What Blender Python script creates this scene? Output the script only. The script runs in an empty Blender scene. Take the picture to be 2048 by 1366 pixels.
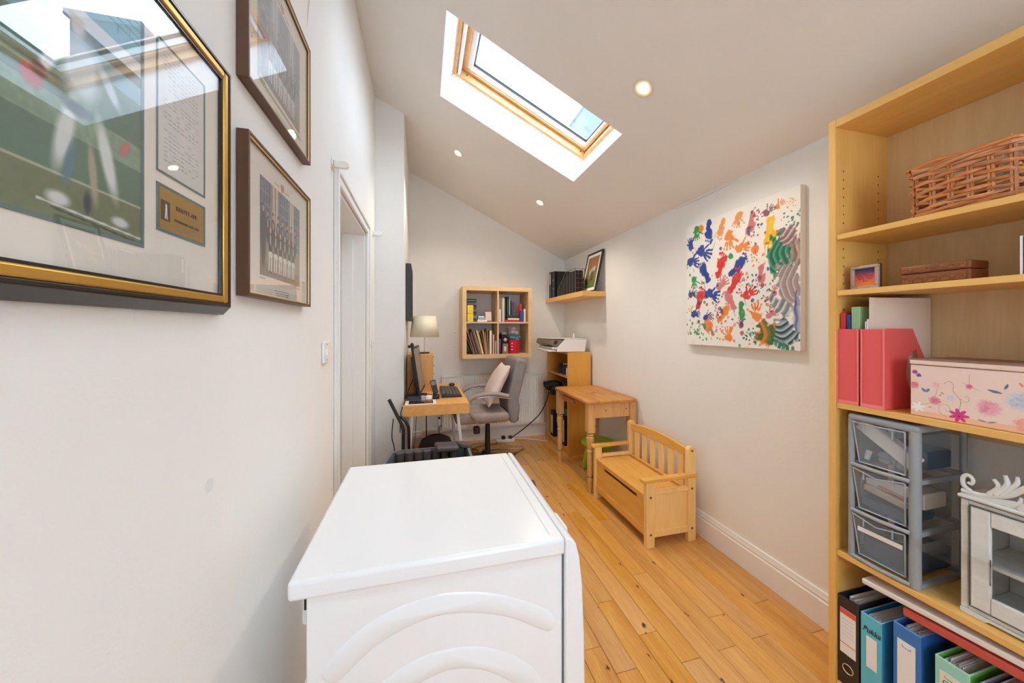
import bpy, bmesh, math, random
import numpy as np
from mathutils import Matrix, Vector
random.seed(7); RNG = np.random.RandomState(5)
sc = bpy.context.scene
PI = math.pi
# ------------------------------------------------------------------ camera, world, lights, exposure
cam_d = bpy.data.cameras.new('camera'); cam = bpy.data.objects.new('camera', cam_d)
sc.collection.objects.link(cam)
YAW = math.atan(177/690)
cam.location = (0, 0, 1.36); cam.rotation_euler = (PI/2, 0, -YAW)
cam_d.sensor_width = 36; cam_d.lens = 36*690/2048; cam_d.shift_y = -27/2048; cam_d.clip_start = 0.02
sc.camera = cam
sc.view_settings.view_transform = 'Standard'; sc.view_settings.look = 'None'
sc.view_settings.gamma = 1; sc.view_settings.use_curve_mapping = False
sc.view_settings.exposure = 1.2
sc.cycles.max_bounces = 10; sc.cycles.diffuse_bounces = 7; sc.cycles.glossy_bounces = 4
sc.cycles.transparent_max_bounces = 16; sc.cycles.caustics_reflective = False; sc.cycles.caustics_refractive = False
sc.cycles.sample_clamp_indirect = 8
w = bpy.data.worlds.new('overcast_sky'); sc.world = w; w.use_nodes = True
bg = w.node_tree.nodes['Background']; bg.inputs[0].default_value = (0.68, 0.84, 1.0, 1); bg.inputs[1].default_value = 5.0
def portal(loc, rot, sx, sy):
    l = bpy.data.lights.new('sky_portal', 'AREA'); l.shape = 'RECTANGLE'; l.size = sx; l.size_y = sy
    l.cycles.is_portal = True
    o = bpy.data.objects.new('sky_portal', l); sc.collection.objects.link(o); o.location = loc; o.rotation_euler = rot
    return o
SL = math.atan(.49)
portal((.115+.583*.898+.36*.44, 2.2, 3.041-.583*.44+.36*.898), (0, SL, 0), 1.15, .70)
portal((.115+.583*.898+.36*.44, -.5, 3.041-.583*.44+.36*.898), (0, SL, 0), 1.15, .70)
portal((.70, -1.62, 1.5), (PI/2, 0, PI), 1.1, 1.15)
# ------------------------------------------------------------------ helpers
def lin(c):
    return tuple(((v/255)/12.92 if v/255 <= .04045 else ((v/255+.055)/1.055)**2.4) for v in c[:3])
MATS = {}
def mat(name, c, rough=.5, metal=0, noise=0, nscale=8, bump=0, bscale=60, alpha=1, spec=.5, emit=0, coat=0, trans=0, rand=0, stretch=(1,1,1)):
    if name in MATS: return MATS[name]
    m = bpy.data.materials.new(name); m.use_nodes = True; nt = m.node_tree; N = nt.nodes; L = nt.links
    b = N['Principled BSDF']; rgb = lin(c)
    b.inputs['Base Color'].default_value = (*rgb, 1); b.inputs['Roughness'].default_value = rough
    b.inputs['Metallic'].default_value = metal; b.inputs['Specular IOR Level'].default_value = spec
    b.inputs['Alpha'].default_value = alpha; b.inputs['Coat Weight'].default_value = coat
    b.inputs['Transmission Weight'].default_value = trans
    if emit:
        b.inputs['Emission Color'].default_value = (*rgb, 1); b.inputs['Emission Strength'].default_value = emit
    if noise or bump or rand:
        tc = N.new('ShaderNodeTexCoord'); mp = N.new('ShaderNodeMapping'); mp.inputs['Scale'].default_value = stretch
        L.new(tc.outputs['Object'], mp.inputs[0])
    if noise or rand:
        n = N.new('ShaderNodeTexNoise'); n.inputs['Scale'].default_value = nscale; n.inputs['Detail'].default_value = 4
        L.new(mp.outputs[0], n.inputs['Vector'])
        r = N.new('ShaderNodeMapRange'); r.inputs[1].default_value = .3; r.inputs[2].default_value = .7
        r.inputs[3].default_value = 1-noise; r.inputs[4].default_value = 1+noise*.4
        L.new(n.outputs[0], r.inputs[0])
        h = N.new('ShaderNodeHueSaturation'); h.inputs['Color'].default_value = (*rgb, 1)
        L.new(r.outputs[0], h.inputs['Value']); L.new(h.outputs[0], b.inputs['Base Color'])
    if bump:
        n2 = N.new('ShaderNodeTexNoise'); n2.inputs['Scale'].default_value = bscale; n2.inputs['Detail'].default_value = 3
        L.new(mp.outputs[0], n2.inputs['Vector'])
        bp = N.new('ShaderNodeBump'); bp.inputs['Strength'].default_value = bump; bp.inputs['Distance'].default_value = .004
        L.new(n2.outputs[0], bp.inputs['Height']); L.new(bp.outputs[0], b.inputs['Normal'])
    MATS[name] = m; return m
def wood(name, c1, c2, axis='z', scale=1.0, rough=.38, rand=.0, knots=0, coat=.0, figure=.5):
    if name in MATS: return MATS[name]
    m = bpy.data.materials.new(name); m.use_nodes = True; nt = m.node_tree; N = nt.nodes; L = nt.links
    b = N['Principled BSDF']; b.inputs['Roughness'].default_value = rough; b.inputs['Coat Weight'].default_value = coat
    b.inputs['Coat Roughness'].default_value = .15
    tc = N.new('ShaderNodeTexCoord'); oi = N.new('ShaderNodeObjectInfo')
    ml = N.new('ShaderNodeVectorMath'); ml.operation = 'SCALE'; ml.inputs[0].default_value = (13, 7, 17)
    L.new(oi.outputs['Random'], ml.inputs['Scale'])
    ad = N.new('ShaderNodeVectorMath'); L.new(tc.outputs['Object'], ad.inputs[0]); L.new(ml.outputs[0], ad.inputs[1])
    mp = N.new('ShaderNodeMapping'); k = {'x': (1.2, 14, 14), 'y': (14, 1.2, 14), 'z': (14, 14, 1.2)}[axis]
    mp.inputs['Scale'].default_value = tuple(v*scale for v in k); L.new(ad.outputs[0], mp.inputs[0])
    n = N.new('ShaderNodeTexNoise'); n.inputs['Scale'].default_value = 1; n.inputs['Detail'].default_value = 6
    n.inputs['Distortion'].default_value = 1.2; L.new(mp.outputs[0], n.inputs['Vector'])
    mp2 = N.new('ShaderNodeMapping'); mp2.inputs['Scale'].default_value = tuple(v*scale*9 for v in k); L.new(ad.outputs[0], mp2.inputs[0])
    n2 = N.new('ShaderNodeTexNoise'); n2.inputs['Scale'].default_value = 1; n2.inputs['Detail'].default_value = 2; L.new(mp2.outputs[0], n2.inputs['Vector'])
    mx = N.new('ShaderNodeMix'); mx.data_type = 'FLOAT'; mx.inputs[0].default_value = .35
    L.new(n.outputs[0], mx.inputs[2]); L.new(n2.outputs[0], mx.inputs[3])
    cr = N.new('ShaderNodeValToRGB'); cr.color_ramp.elements[0].position = .5-figure*.4; cr.color_ramp.elements[1].position = .5+figure*.4
    cr.color_ramp.elements[0].color = (*lin(c2), 1); cr.color_ramp.elements[1].color = (*lin(c1), 1)
    L.new(mx.outputs[0], cr.inputs[0]); out = cr.outputs[0]
    if rand:
        r = N.new('ShaderNodeMapRange'); r.inputs[3].default_value = 1-rand; r.inputs[4].default_value = 1+rand*.5; L.new(oi.outputs['Random'], r.inputs[0])
        h = N.new('ShaderNodeHueSaturation'); L.new(out, h.inputs['Color']); L.new(r.outputs[0], h.inputs['Value']); out = h.outputs[0]
        mu = N.new('ShaderNodeMath'); mu.operation = 'MULTIPLY'; mu.inputs[1].default_value = 37.7; L.new(oi.outputs['Random'], mu.inputs[0])
        fr = N.new('ShaderNodeMath'); fr.operation = 'FRACT'; L.new(mu.outputs[0], fr.inputs[0])
        r2 = N.new('ShaderNodeMapRange'); r2.inputs[3].default_value = .92; r2.inputs[4].default_value = 1.06; L.new(fr.outputs[0], r2.inputs[0]); L.new(r2.outputs[0], h.inputs['Saturation'])
    if knots:
        mp3 = N.new('ShaderNodeMapping'); s = {'x': (4, 9, 9), 'y': (9, 4, 9), 'z': (9, 9, 4)}[axis]; mp3.inputs['Scale'].default_value = s
        nd = N.new('ShaderNodeTexNoise'); nd.inputs['Scale'].default_value = 30; L.new(ad.outputs[0], nd.inputs['Vector'])
        sc2 = N.new('ShaderNodeVectorMath'); sc2.operation = 'SCALE'; sc2.inputs['Scale'].default_value = .035; L.new(nd.outputs[1], sc2.inputs[0])
        a2 = N.new('ShaderNodeVectorMath'); L.new(ad.outputs[0], a2.inputs[0]); L.new(sc2.outputs[0], a2.inputs[1])
        L.new(a2.outputs[0], mp3.inputs[0])
        v = N.new('ShaderNodeTexVoronoi'); v.voronoi_dimensions = '2D' if axis == 'y' else '3D'; v.inputs['Scale'].default_value = 1; L.new(mp3.outputs[0], v.inputs['Vector'])
        # only some cells carry a knot
        sp = N.new('ShaderNodeSeparateColor'); L.new(v.outputs['Color'], sp.inputs[0])
        gt = N.new('ShaderNodeMath'); gt.operation = 'LESS_THAN'; gt.inputs[1].default_value = knots; L.new(sp.outputs[0], gt.inputs[0])
        kr = N.new('ShaderNodeMapRange'); kr.inputs[1].default_value = .025; kr.inputs[2].default_value = .065; kr.inputs[3].default_value = 1; kr.inputs[4].default_value = 0
        L.new(v.outputs['Distance'], kr.inputs[0])
        km = N.new('ShaderNodeMath'); km.operation = 'MULTIPLY'; L.new(kr.outputs[0], km.inputs[0]); L.new(gt.outputs[0], km.inputs[1])
        mk = N.new('ShaderNodeMix'); mk.data_type = 'RGBA'; mk.inputs[7].default_value = (*lin((70, 38, 18)), 1)
        L.new(km.outputs[0], mk.inputs[0]); L.new(out, mk.inputs[6]); out = mk.outputs[2]
    L.new(out, b.inputs['Base Color']); MATS[name] = m; return m
def glass_mat(name, tint=(255, 255, 255), base=.05, rough=.0):
    if name in MATS: return MATS[name]
    m = bpy.data.materials.new(name); m.use_nodes = True; nt = m.node_tree; N = nt.nodes; L = nt.links
    N.remove(N['Principled BSDF']); out = N['Material Output']
    t = N.new('ShaderNodeBsdfTransparent'); t.inputs[0].default_value = (*lin(tint), 1)
    g = N.new('ShaderNodeBsdfGlossy'); g.inputs['Roughness'].default_value = rough
    f = N.new('ShaderNodeLayerWeight'); f.inputs[0].default_value = .5
    p_ = N.new('ShaderNodeMath'); p_.operation = 'POWER'; p_.inputs[1].default_value = 4.5; L.new(f.outputs['Facing'], p_.inputs[0])
    a = N.new('ShaderNodeMath'); a.operation = 'MULTIPLY_ADD'; a.use_clamp = True; a.inputs[1].default_value = .9; a.inputs[2].default_value = base; L.new(p_.outputs[0], a.inputs[0])
    x = N.new('ShaderNodeMixShader'); L.new(a.outputs[0], x.inputs[0]); L.new(t.outputs[0], x.inputs[1]); L.new(g.outputs[0], x.inputs[2])
    L.new(x.outputs[0], out.inputs[0]); MATS[name] = m; return m
def print_mat(name, rough=.6):
    if name in MATS: return MATS[name]
    m = bpy.data.materials.new(name); m.use_nodes = True; nt = m.node_tree
    a = nt.nodes.new('ShaderNodeAttribute'); a.attribute_name = 'Col'; b = nt.nodes['Principled BSDF']
    nt.links.new(a.outputs[0], b.inputs['Base Color']); b.inputs['Roughness'].default_value = rough
    MATS[name] = m; return m
class MB:
    def __init__(s, M=None): s.v = []; s.f = []; s.M = M
    def add(s, vs, fs):
        n = len(s.v); s.v += [tuple(p) for p in vs]; s.f += [tuple(i+n for i in f) for f in fs]; return s
    def box(s, x0, x1, y0, y1, z0, z1):
        if x0 > x1: x0, x1 = x1, x0
        if y0 > y1: y0, y1 = y1, y0
        if z0 > z1: z0, z1 = z1, z0
        return s.add([(x0,y0,z0),(x1,y0,z0),(x1,y1,z0),(x0,y1,z0),(x0,y0,z1),(x1,y0,z1),(x1,y1,z1),(x0,y1,z1)],
                     [(0,3,2,1),(4,5,6,7),(0,1,5,4),(1,2,6,5),(2,3,7,6),(3,0,4,7)])
    def hexa(s, p): return s.add(p, [(0,3,2,1),(4,5,6,7),(0,1,5,4),(1,2,6,5),(2,3,7,6),(3,0,4,7)])
    def prism(s, poly, ax, a0, a1):
        f = {'x': lambda p, a: (a, p[0], p[1]), 'y': lambda p, a: (p[0], a, p[1]), 'z': lambda p, a: (p[0], p[1], a)}[ax]
        n = len(poly)
        return s.add([f(p, a0) for p in poly]+[f(p, a1) for p in poly],
                     [tuple(range(n)), tuple(range(2*n-1, n-1, -1))]+[(i, (i+1) % n, n+(i+1) % n, n+i) for i in range(n)])
    def tube(s, pts, r, n=8, cap=True, flat=1.0):
        pts = [Vector(p) for p in pts]; k = len(pts); rs = r if isinstance(r, (list, tuple)) else [r]*k
        t0 = (pts[1]-pts[0]).normalized(); u = t0.orthogonal().normalized(); vs = []
        for i, p in enumerate(pts):
            t = (pts[min(i+1, k-1)]-pts[max(i-1, 0)]).normalized()
            u = (u-t*u.dot(t)).normalized(); w_ = t.cross(u)
            for j in range(n):
                a = 2*PI*j/n; vs.append(p+(u*math.cos(a)*flat+w_*math.sin(a))*rs[i])
        fs = [(i*n+j, i*n+(j+1) % n, (i+1)*n+(j+1) % n, (i+1)*n+j) for i in range(k-1) for j in range(n)]
        if cap: fs += [tuple(range(n-1, -1, -1)), tuple((k-1)*n+j for j in range(n))]
        return s.add(vs, fs)
    def cyl(s, p0, p1, r0, r1=None, n=20): return s.tube([p0, p1], [r0, r0 if r1 is None else r1], n)
    def lathe(s, prof, cx, cy, n=24, sx=1, sy=1):
        k = len(prof); vs = [(cx+r*math.cos(2*PI*j/n)*sx, cy+r*math.sin(2*PI*j/n)*sy, z) for r, z in prof for j in range(n)]
        fs = [(i*n+j, i*n+(j+1) % n, (i+1)*n+(j+1) % n, (i+1)*n+j) for i in range(k-1) for j in range(n)]
        fs += [tuple(range(n-1, -1, -1)), tuple((k-1)*n+j for j in range(n))]
        return s.add(vs, fs)
    def ball(s, c, r, n=14):
        rx, ry, rz = r if isinstance(r, (tuple, list)) else (r, r, r); m = n//2; e = len(s.v)
        prof = [(math.sin(PI*(i+.02)/(m+.04)), math.cos(PI*(i+.02)/(m+.04))) for i in range(m+1)]
        s.lathe([(a, b) for a, b in prof], 0, 0, n)
        for i in range(e, len(s.v)):
            x, y, z = s.v[i]; s.v[i] = (c[0]+x*rx, c[1]+y*ry, c[2]+z*rz)
        return s
    def build(s, name, m, parent=None, bevel=0, seg=2, sub=0, label=None, angle=35, solid=0):
        V = [s.M @ Vector(p) for p in s.v] if s.M else [Vector(p) for p in s.v]
        lo = [min(p[i] for p in V) for i in range(3)]; hi = [max(p[i] for p in V) for i in range(3)]
        c = Vector([(a+b)/2 for a, b in zip(lo, hi)])
        me = bpy.data.meshes.new(name); me.from_pydata([p-c for p in V], [], s.f)
        bm = bmesh.new(); bm.from_mesh(me); bmesh.ops.recalc_face_normals(bm, faces=bm.faces); bm.to_mesh(me); bm.free()
        me.materials.append(m)
        for p in me.polygons: p.use_smooth = True
        me.set_sharp_from_angle(angle=math.radians(angle))
        o = bpy.data.objects.new(name, me); sc.collection.objects.link(o); o.location = c
        if parent:
            o.parent = parent; o.location = c-WL[parent.name]; WL[o.name] = c
        else: WL[o.name] = c
        if bevel:
            b = o.modifiers.new('bevel', 'BEVEL'); b.width = bevel; b.segments = seg; b.limit_method = 'ANGLE'; b.angle_limit = math.radians(40); b.use_clamp_overlap = True
        if sub:
            d = o.modifiers.new('sub', 'SUBSURF'); d.levels = sub; d.render_levels = sub
        if solid:
            d = o.modifiers.new('solid', 'SOLIDIFY'); d.thickness = solid
        if label: o['label'] = label
        return o
WL = {}
def thing(name, label, cat, loc, group=None):
    o = bpy.data.objects.new(name, None); sc.collection.objects.link(o); o.location = loc; WL[o.name] = Vector(loc); o.empty_display_size = .05
    o['label'] = label; o['category'] = cat
    if group: o['group'] = group
    return o
def tag(o, label, cat, group=None):
    o['label'] = label; o['category'] = cat
    if group: o['group'] = group
    return o
def struct(o): o['kind'] = 'structure'; return o
def box(*a, M=None): return MB(M).box(*a)
def spline(P, n=8, closed=False):
    P = [Vector(p) for p in P]; k = len(P); out = []
    rng = range(k) if closed else range(k-1)
    for i in rng:
        g = (lambda j: P[j % k]) if closed else (lambda j: P[max(0, min(k-1, j))])
        p0, p1, p2, p3 = g(i-1), g(i), g(i+1), g(i+2)
        for t in [j/n for j in range(n)]:
            out.append(.5*((2*p1)+(p2-p0)*t+(2*p0-5*p1+4*p2-p3)*t*t+(3*p1-p0-3*p2+p3)*t**3))
    if not closed: out.append(P[-1])
    return [tuple(p) for p in out]
def text(s, size, loc, rot, m, parent, name='lettering', shear=0, ext=.0004, align='CENTER', sx=1):
    cu = bpy.data.curves.new(name, 'FONT'); cu.body = s; cu.size = size; cu.extrude = ext; cu.align_x = align; cu.align_y = 'CENTER'; cu.shear = shear
    t = bpy.data.objects.new('tmp', cu); me = bpy.data.meshes.new_from_object(t); bpy.data.objects.remove(t)
    me.materials.clear(); me.materials.append(m)
    o = bpy.data.objects.new(name, me); sc.collection.objects.link(o); o.parent = parent
    o.location = Vector(loc)-WL[parent.name]; o.rotation_euler = rot; o.scale = (sx, 1, 1); return o
RX = (PI/2, 0, -PI/2)      # text facing -x, reading with +... towards -y
RL = (PI/2, 0, PI/2)       # text facing +x, reading towards +y
# -------- small raster painter for flat prints (kept as colour attributes on a fine grid)
class Pic:
    def __init__(s, w, h, bg):
        s.w, s.h = w, h; s.a = np.ones((h, w, 3))*np.array(bg)/255.; s.asp = h/w
        s.X, s.Y = np.meshgrid((np.arange(w)+.5)/w, (np.arange(h)+.5)/h)     # u right, v up
    def noise(s, sc_):
        k = max(2, int(sc_)); g = RNG.rand(k+2, k+2)
        x = s.X*k; y = s.Y*k; i = x.astype(int); j = y.astype(int); fx = x-i; fy = y-j
        fx = fx*fx*(3-2*fx); fy = fy*fy*(3-2*fy)
        return g[j, i]*(1-fx)*(1-fy)+g[j, i+1]*fx*(1-fy)+g[j+1, i]*(1-fx)*fy+g[j+1, i+1]*fx*fy
    def put(s, m, col, a=1): s.a += (np.array(col)/255.-s.a)*(np.clip(m, 0, 1)*a)[..., None]
    def ell(s, cx, cy, rx, ry, ang=0, col=(0, 0, 0), a=1, soft=.15, dry=0, ring=0, n=None):
        dx = s.X-cx; dy = (s.Y-cy)*s.asp; t = math.radians(ang); c, d = math.cos(t), math.sin(t)
        p = dx*c-dy*d; q = dx*d+dy*c; r = np.sqrt((p/rx)**2+(q/(ry))**2)
        if dry:
            N_ = n if n is not None else s.noise(60); r = r+(N_-.5)*dry
        m = np.clip((1-r)/soft, 0, 1)
        if ring: m = m*np.clip((r-ring)/soft+.3, .25, 1)
        s.put(m, col, a)
    def rect(s, x0, x1, y0, y1, col, a=1): s.put(((s.X >= x0) & (s.X <= x1) & (s.Y >= y0) & (s.Y <= y1))*1., col, a)
    def line(s, pts, wd, col, a=1):
        pts = [(p[0], p[1]*s.asp) for p in pts]; best = np.full(s.X.shape, 9.)
        for (x0, y0), (x1, y1) in zip(pts, pts[1:]):
            dx, dy = x1-x0, y1-y0; L2 = dx*dx+dy*dy+1e-12
            t = np.clip(((s.X-x0)*dx+(s.Y*s.asp-y0)*dy)/L2, 0, 1)
            best = np.minimum(best, np.hypot(s.X-x0-t*dx, s.Y*s.asp-y0-t*dy))
        s.put(np.clip((wd-best)/(wd*.5)+.5, 0, 1), col, a)
def print_plane(name, pic, o, u, v, parent, rough=.6, label=None):
    """pic laid on the rectangle o, o+u, o+u+v, o+v (u right, v up)"""
    h, w_ = pic.h, pic.w; o, u, v = Vector(o), Vector(u), Vector(v); c = o+u*.5+v*.5
    us = (np.arange(w_)/(w_-1)-.5); vs = (np.arange(h)/(h-1)-.5)
    P = us[None, :, None]*np.array(u)[None, None]+vs[:, None, None]*np.array(v)[None, None]
    idx = np.arange(h*w_).reshape(h, w_); F = np.stack([idx[:-1, :-1], idx[:-1, 1:], idx[1:, 1:], idx[1:, :-1]], -1).reshape(-1, 4)
    me = bpy.data.meshes.new(name); me.vertices.add(h*w_); me.vertices.foreach_set('co', P.reshape(-1).astype(np.float32))
    me.loops.add(F.size); me.loops.foreach_set('vertex_index', F.reshape(-1).astype(np.int32))
    me.polygons.add(len(F)); me.polygons.foreach_set('loop_start', np.arange(0, F.size, 4, dtype=np.int32))
    me.update(calc_edges=True); me.validate()
    at = me.color_attributes.new('Col', 'FLOAT_COLOR', 'POINT')
    a = np.clip(pic.a, 0, 1); l_ = np.where(a <= .04045, a/12.92, ((a+.055)/1.055)**2.4)
    at.data.foreach_set('color', np.concatenate([l_, np.ones((h, w_, 1))], -1).reshape(-1).astype(np.float32))
    me.materials.append(print_mat('print_%d' % int(rough*100), rough))
    ob = bpy.data.objects.new(name, me); sc.collection.objects.link(ob); ob.parent = parent; ob.location = c-WL[parent.name]; WL[ob.name] = c
    if label: ob['label'] = label
    return ob
# ------------------------------------------------------------------ materials
M_wall = mat('wall_paint', (236, 235, 232), .85, noise=.035, nscale=2.2, bump=.12, bscale=90)
M_ceil = mat('ceiling_paint', (238, 235, 230), .9, noise=.03, nscale=2, bump=.1, bscale=60)
M_trim = mat('white_gloss_paint', (236, 235, 232), .35)
M_reveal = mat('reveal_paint', (244, 245, 247), .8)
M_floor = wood('floor_board', (230, 174, 92), (202, 134, 54), 'y', 1.0, .3, rand=.09, knots=.34, coat=.25)
M_sub = mat('floor_gap', (74, 46, 22), .9)
M_birch = wood('birch_veneer', (238, 190, 108), (222, 168, 82), 'z', .8, .4, figure=.6)
M_birch_h = wood('birch_veneer_long', (240, 194, 116), (226, 174, 90), 'y', .8, .4, figure=.6)
M_back = wood('maple_back', (222, 194, 148), (202, 170, 118), 'z', .9, .5, figure=.7)
M_oak = wood('oak_veneer', (228, 194, 146), (214, 176, 126), 'x', 1, .45)
M_desk = wood('desk_wood', (234, 176, 104), (218, 154, 78), 'y', 1, .4)
M_desk_z = wood('desk_wood_upright', (232, 172, 100), (214, 150, 78), 'z', 1, .4)
M_pine = wood('old_pine', (216, 156, 82), (168, 106, 44), 'y', 1.1, .45, knots=.25)
M_pine_z = wood('pine_leg', (230, 184, 122), (200, 146, 84), 'z', 1.2, .5, knots=.1)
M_frame_pine = wood('skylight_pine', (238, 192, 132), (214, 158, 92), 'x', 1, .35)
M_bench = wood('bench_wood', (250, 214, 146), (238, 192, 116), 'z', .8, .35)
M_bench_y = wood('bench_wood_long', (240, 184, 96), (222, 160, 70), 'y', .8, .35)
M_unit = wood('unit_wood', (236, 176, 84), (220, 154, 58), 'z', .8, .4)
M_black = mat('black_plastic', (24, 24, 26), .4); M_blackm = mat('matt_black', (28, 28, 30), .8)
M_dark = mat('dark_grey', (58, 58, 62), .6); M_grey = mat('mid_grey_plastic', (128, 132, 134), .45)
M_white = mat('white_enamel', (240, 241, 243), .22, coat=.3); M_whitep = mat('white_plastic', (236, 236, 234), .35)
M_paper = mat('paper_white', (236, 234, 232), .8); M_chrome = mat('chrome', (200, 200, 205), .2, metal=1)
M_gold = mat('gilt', (206, 160, 72), .35, metal=.7); M_mount = mat('cream_mount', (242, 236, 226), .9)
M_glass = glass_mat('clear_glass'); M_pglass = glass_mat('picture_glass', base=.06)
M_cable = mat('beige_cable', (188, 172, 150), .6); M_smoke = mat('smoky_plastic', (170, 186, 200), .12, alpha=.20)
M_steel = mat('cool_grey_frame_plastic', (150, 155, 160), .4)
# ================================================================== SETTING
W_R, W_L, W_F, W_B = 1.77, -.39, 4.17, -1.6
fl = struct(box(-1.2, W_R+.1, W_B-.1, W_F+.1, -.06, -.014).build('floor', M_sub))
lines = [1.77-.0942*k for k in range(0, 24)]
known = {1: [1.355], 2: [1.684], 3: [1.203], 4: [1.34], 5: [1.194], 6: [1.675], 8: [1.34], 10: [1.214]}
for k in range(23):
    x1, x0 = lines[k], max(lines[k+1], -.395)
    ks = known.get(k-0, known.get(k, [])) if k else []
    ys = list(ks) if ks else [random.uniform(.9, 1.7)]
    while ys[-1] < W_F-.5: ys.append(ys[-1]+random.uniform(.55, 1.25))
    while ys[0] > W_B+.6: ys.insert(0, ys[0]-random.uniform(.6, 1.2))
    ys = [W_B]+ys+[W_F]
    for a, b in zip(ys, ys[1:]):
        if b-a < .02: continue
        g = .0007; c = .0016; dz = random.uniform(-.0006, 0)
        X0, X1, Y0, Y1 = x0+g, x1-g, a+g, b-g
        m = MB(); m.add([(X0,Y0,-.0138),(X1,Y0,-.0138),(X1,Y1,-.0138),(X0,Y1,-.0138),(X0,Y0,dz-c),(X1,Y0,dz-c),(X1,Y1,dz-c),(X0,Y1,dz-c),
                         (X0+c,Y0+c,dz),(X1-c,Y0+c,dz),(X1-c,Y1-c,dz),(X0+c,Y1-c,dz)],
                        [(0,3,2,1),(0,1,5,4),(1,2,6,5),(2,3,7,6),(3,0,4,7),(4,5,9,8),(5,6,10,9),(6,7,11,10),(7,4,8,11),(8,9,10,11)])
        m.build('plank', M_floor, fl, angle=20)
# walls
wl = MB(); H_ = 3.7; D1, D2, DH = 1.745, 2.60, 2.035
wl.box(W_L-.17, W_L, W_B-.1, D1, 0, H_).box(W_L-.17, W_L, D2, 3.06, 0, H_).box(W_L-.17, W_L, D1, D2, DH, H_)
struct(wl.build('wall_left', M_wall))
struct(box(W_L-.17, -.16, 3.06, W_F+.1, 0, H_).build('wall_pier', M_wall))
struct(box(-.16, W_R+.12, W_F, W_F+.12, 0, H_).build('wall_far', M_wall))
struct(box(W_R, W_R+.12, W_B-.1, W_F, 0, 2.6).build('wall_right', M_wall))
wb = MB(); wb.box(W_L, .15, W_B-.12, W_B, 0, H_).box(1.25, W_R, W_B-.12, W_B, 0, H_).box(.15, 1.25, W_B-.12, W_B, 2.1, H_).box(.15, 1.25, W_B-.12, W_B, 0, .95)
struct(wb.build('wall_back', M_wall))
pd = struct(MB().box(.15, .20, W_B-.09, W_B-.03, .95, 2.1).box(1.20, 1.25, W_B-.09, W_B-.03, .95, 2.1).box(.20, 1.20, W_B-.09, W_B-.03, .95, 1.0).box(.20, 1.20, W_B-.09, W_B-.03, 2.05, 2.1).box(.675, .725, W_B-.09, W_B-.03, 1.0, 2.05).build('window_2', M_trim))  # unseen window, added and sized to bring daylight from behind the camera
MB().box(.20, .675, W_B-.065, W_B-.06, 1.0, 2.05).box(.725, 1.20, W_B-.065, W_B-.06, 1.0, 2.05).build('pane', M_glass, pd)
# ceiling in slope coordinates: a down the slope, y, d outwards
S = Matrix(((.898, 0, .44, .115), (0, 1, 0, 0), (-.44, 0, .898, 3.041), (0, 0, 0, 1)))
A0, A1, B0, B1 = 0.0, 1.166, 1.85, 2.55; C0, C1 = -.85, -.15; T = .20
ce = MB(S); ce.box(-.8, A0, W_B-.12, W_F+.12, 0, T).box(A1, 2.05, W_B-.12, W_F+.12, 0, T)
ce.box(A0, A1, W_B-.12, C0, 0, T).box(A0, A1, C1, B0, 0, T).box(A0, A1, B1, W_F+.12, 0, T)
struct(ce.build('ceiling', M_ceil))
def skylight(y0, y1, n):
    r = MB(S); t = .003      # plaster-lined reveal of the well
    r.box(A0, A0+t, y0, y1, .001, T).box(A1-t, A1, y0, y1, .001, T).box(A0+t, A1-t, y0, y0+t, .001, T).box(A0+t, A1-t, y1-t, y1, .001, T)
    w_ = struct(r.build('window_%d' % n, M_reveal))
    def ring(ins, insa, d0, d1, wd, wda, name, m, bev=.002):
        a0, a1, b0, b1 = A0+insa, A1-ins, y0+ins, y1-ins
        q = MB(S); q.box(a0, a0+wda, b0, b1, d0, d1).box(a1-wd, a1, b0, b1, d0, d1).box(a0+wda, a1-wd, b0, b0+wd, d0, d1).box(a0+wda, a1-wd, b1-wd, b1, d0, d1)
        return q.build(name, m, w_, bevel=bev)
    ring(0, 0, T+.001, T+.15, .026, .030, 'outer_frame', M_frame_pine)
    ring(.0261, .0301, T+.062, T+.15, .0045, .0045, 'gap_shade', M_black, 0)  # black strip stands in for the shaded gap between frame and sash
    ring(.0308, .0350, T+.050, T+.14, .022, .050, 'sash', M_frame_pine)
    ring(.0530, .0852, T+.062, T+.13, .0065, .031, 'glazing_bead', M_trim, 0)
    ring(.0597, .1165, T+.100, T+.119, .0035, .0035, 'gasket', M_dark, 0)
    ring(.0640, .1210, T+.112, T+.119, .0035, .0035, 'gasket', M_grey, 0)
    MB(S).box(A0+.116, A1-.059, y0+.059, y1-.059, T+.1195, T+.1235).build('pane', M_glass, w_)
    MB(S).box(A0+.040, A0+.058, y0+.05, y1-.03, T-.004, T+.024).build('vent_bar', M_whitep, w_, bevel=.004)
    for a in (A0+.10, A1-.06): MB(S).cyl((a, y1-.0265, T+.035), (a, y1-.0235, T+.035), .006).build('screw_cap', M_dark, w_)
skylight(B0, B1, 1); skylight(C0, C1, 3)  # last one is unseen, added behind the camera to brighten the bookcase
# neighbour's roof seen through the pane
nb = thing('neighbouring_chimney', 'pale grey brick chimney stack outside, seen through the skylight corner', 'chimney', (2.8, 5.3, 0))
MB().box(2.47, 3.12, 5.0, 5.7, -.06, 4.86).build('stack', mat('chimney_brick', (70, 80, 92), .9, noise=.1, nscale=5), nb)
MB().box(2.44, 3.15, 4.96, 5.74, 4.861, 4.93).build('cap', mat('chimney_cap', (84, 92, 102), .9), nb)
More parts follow.
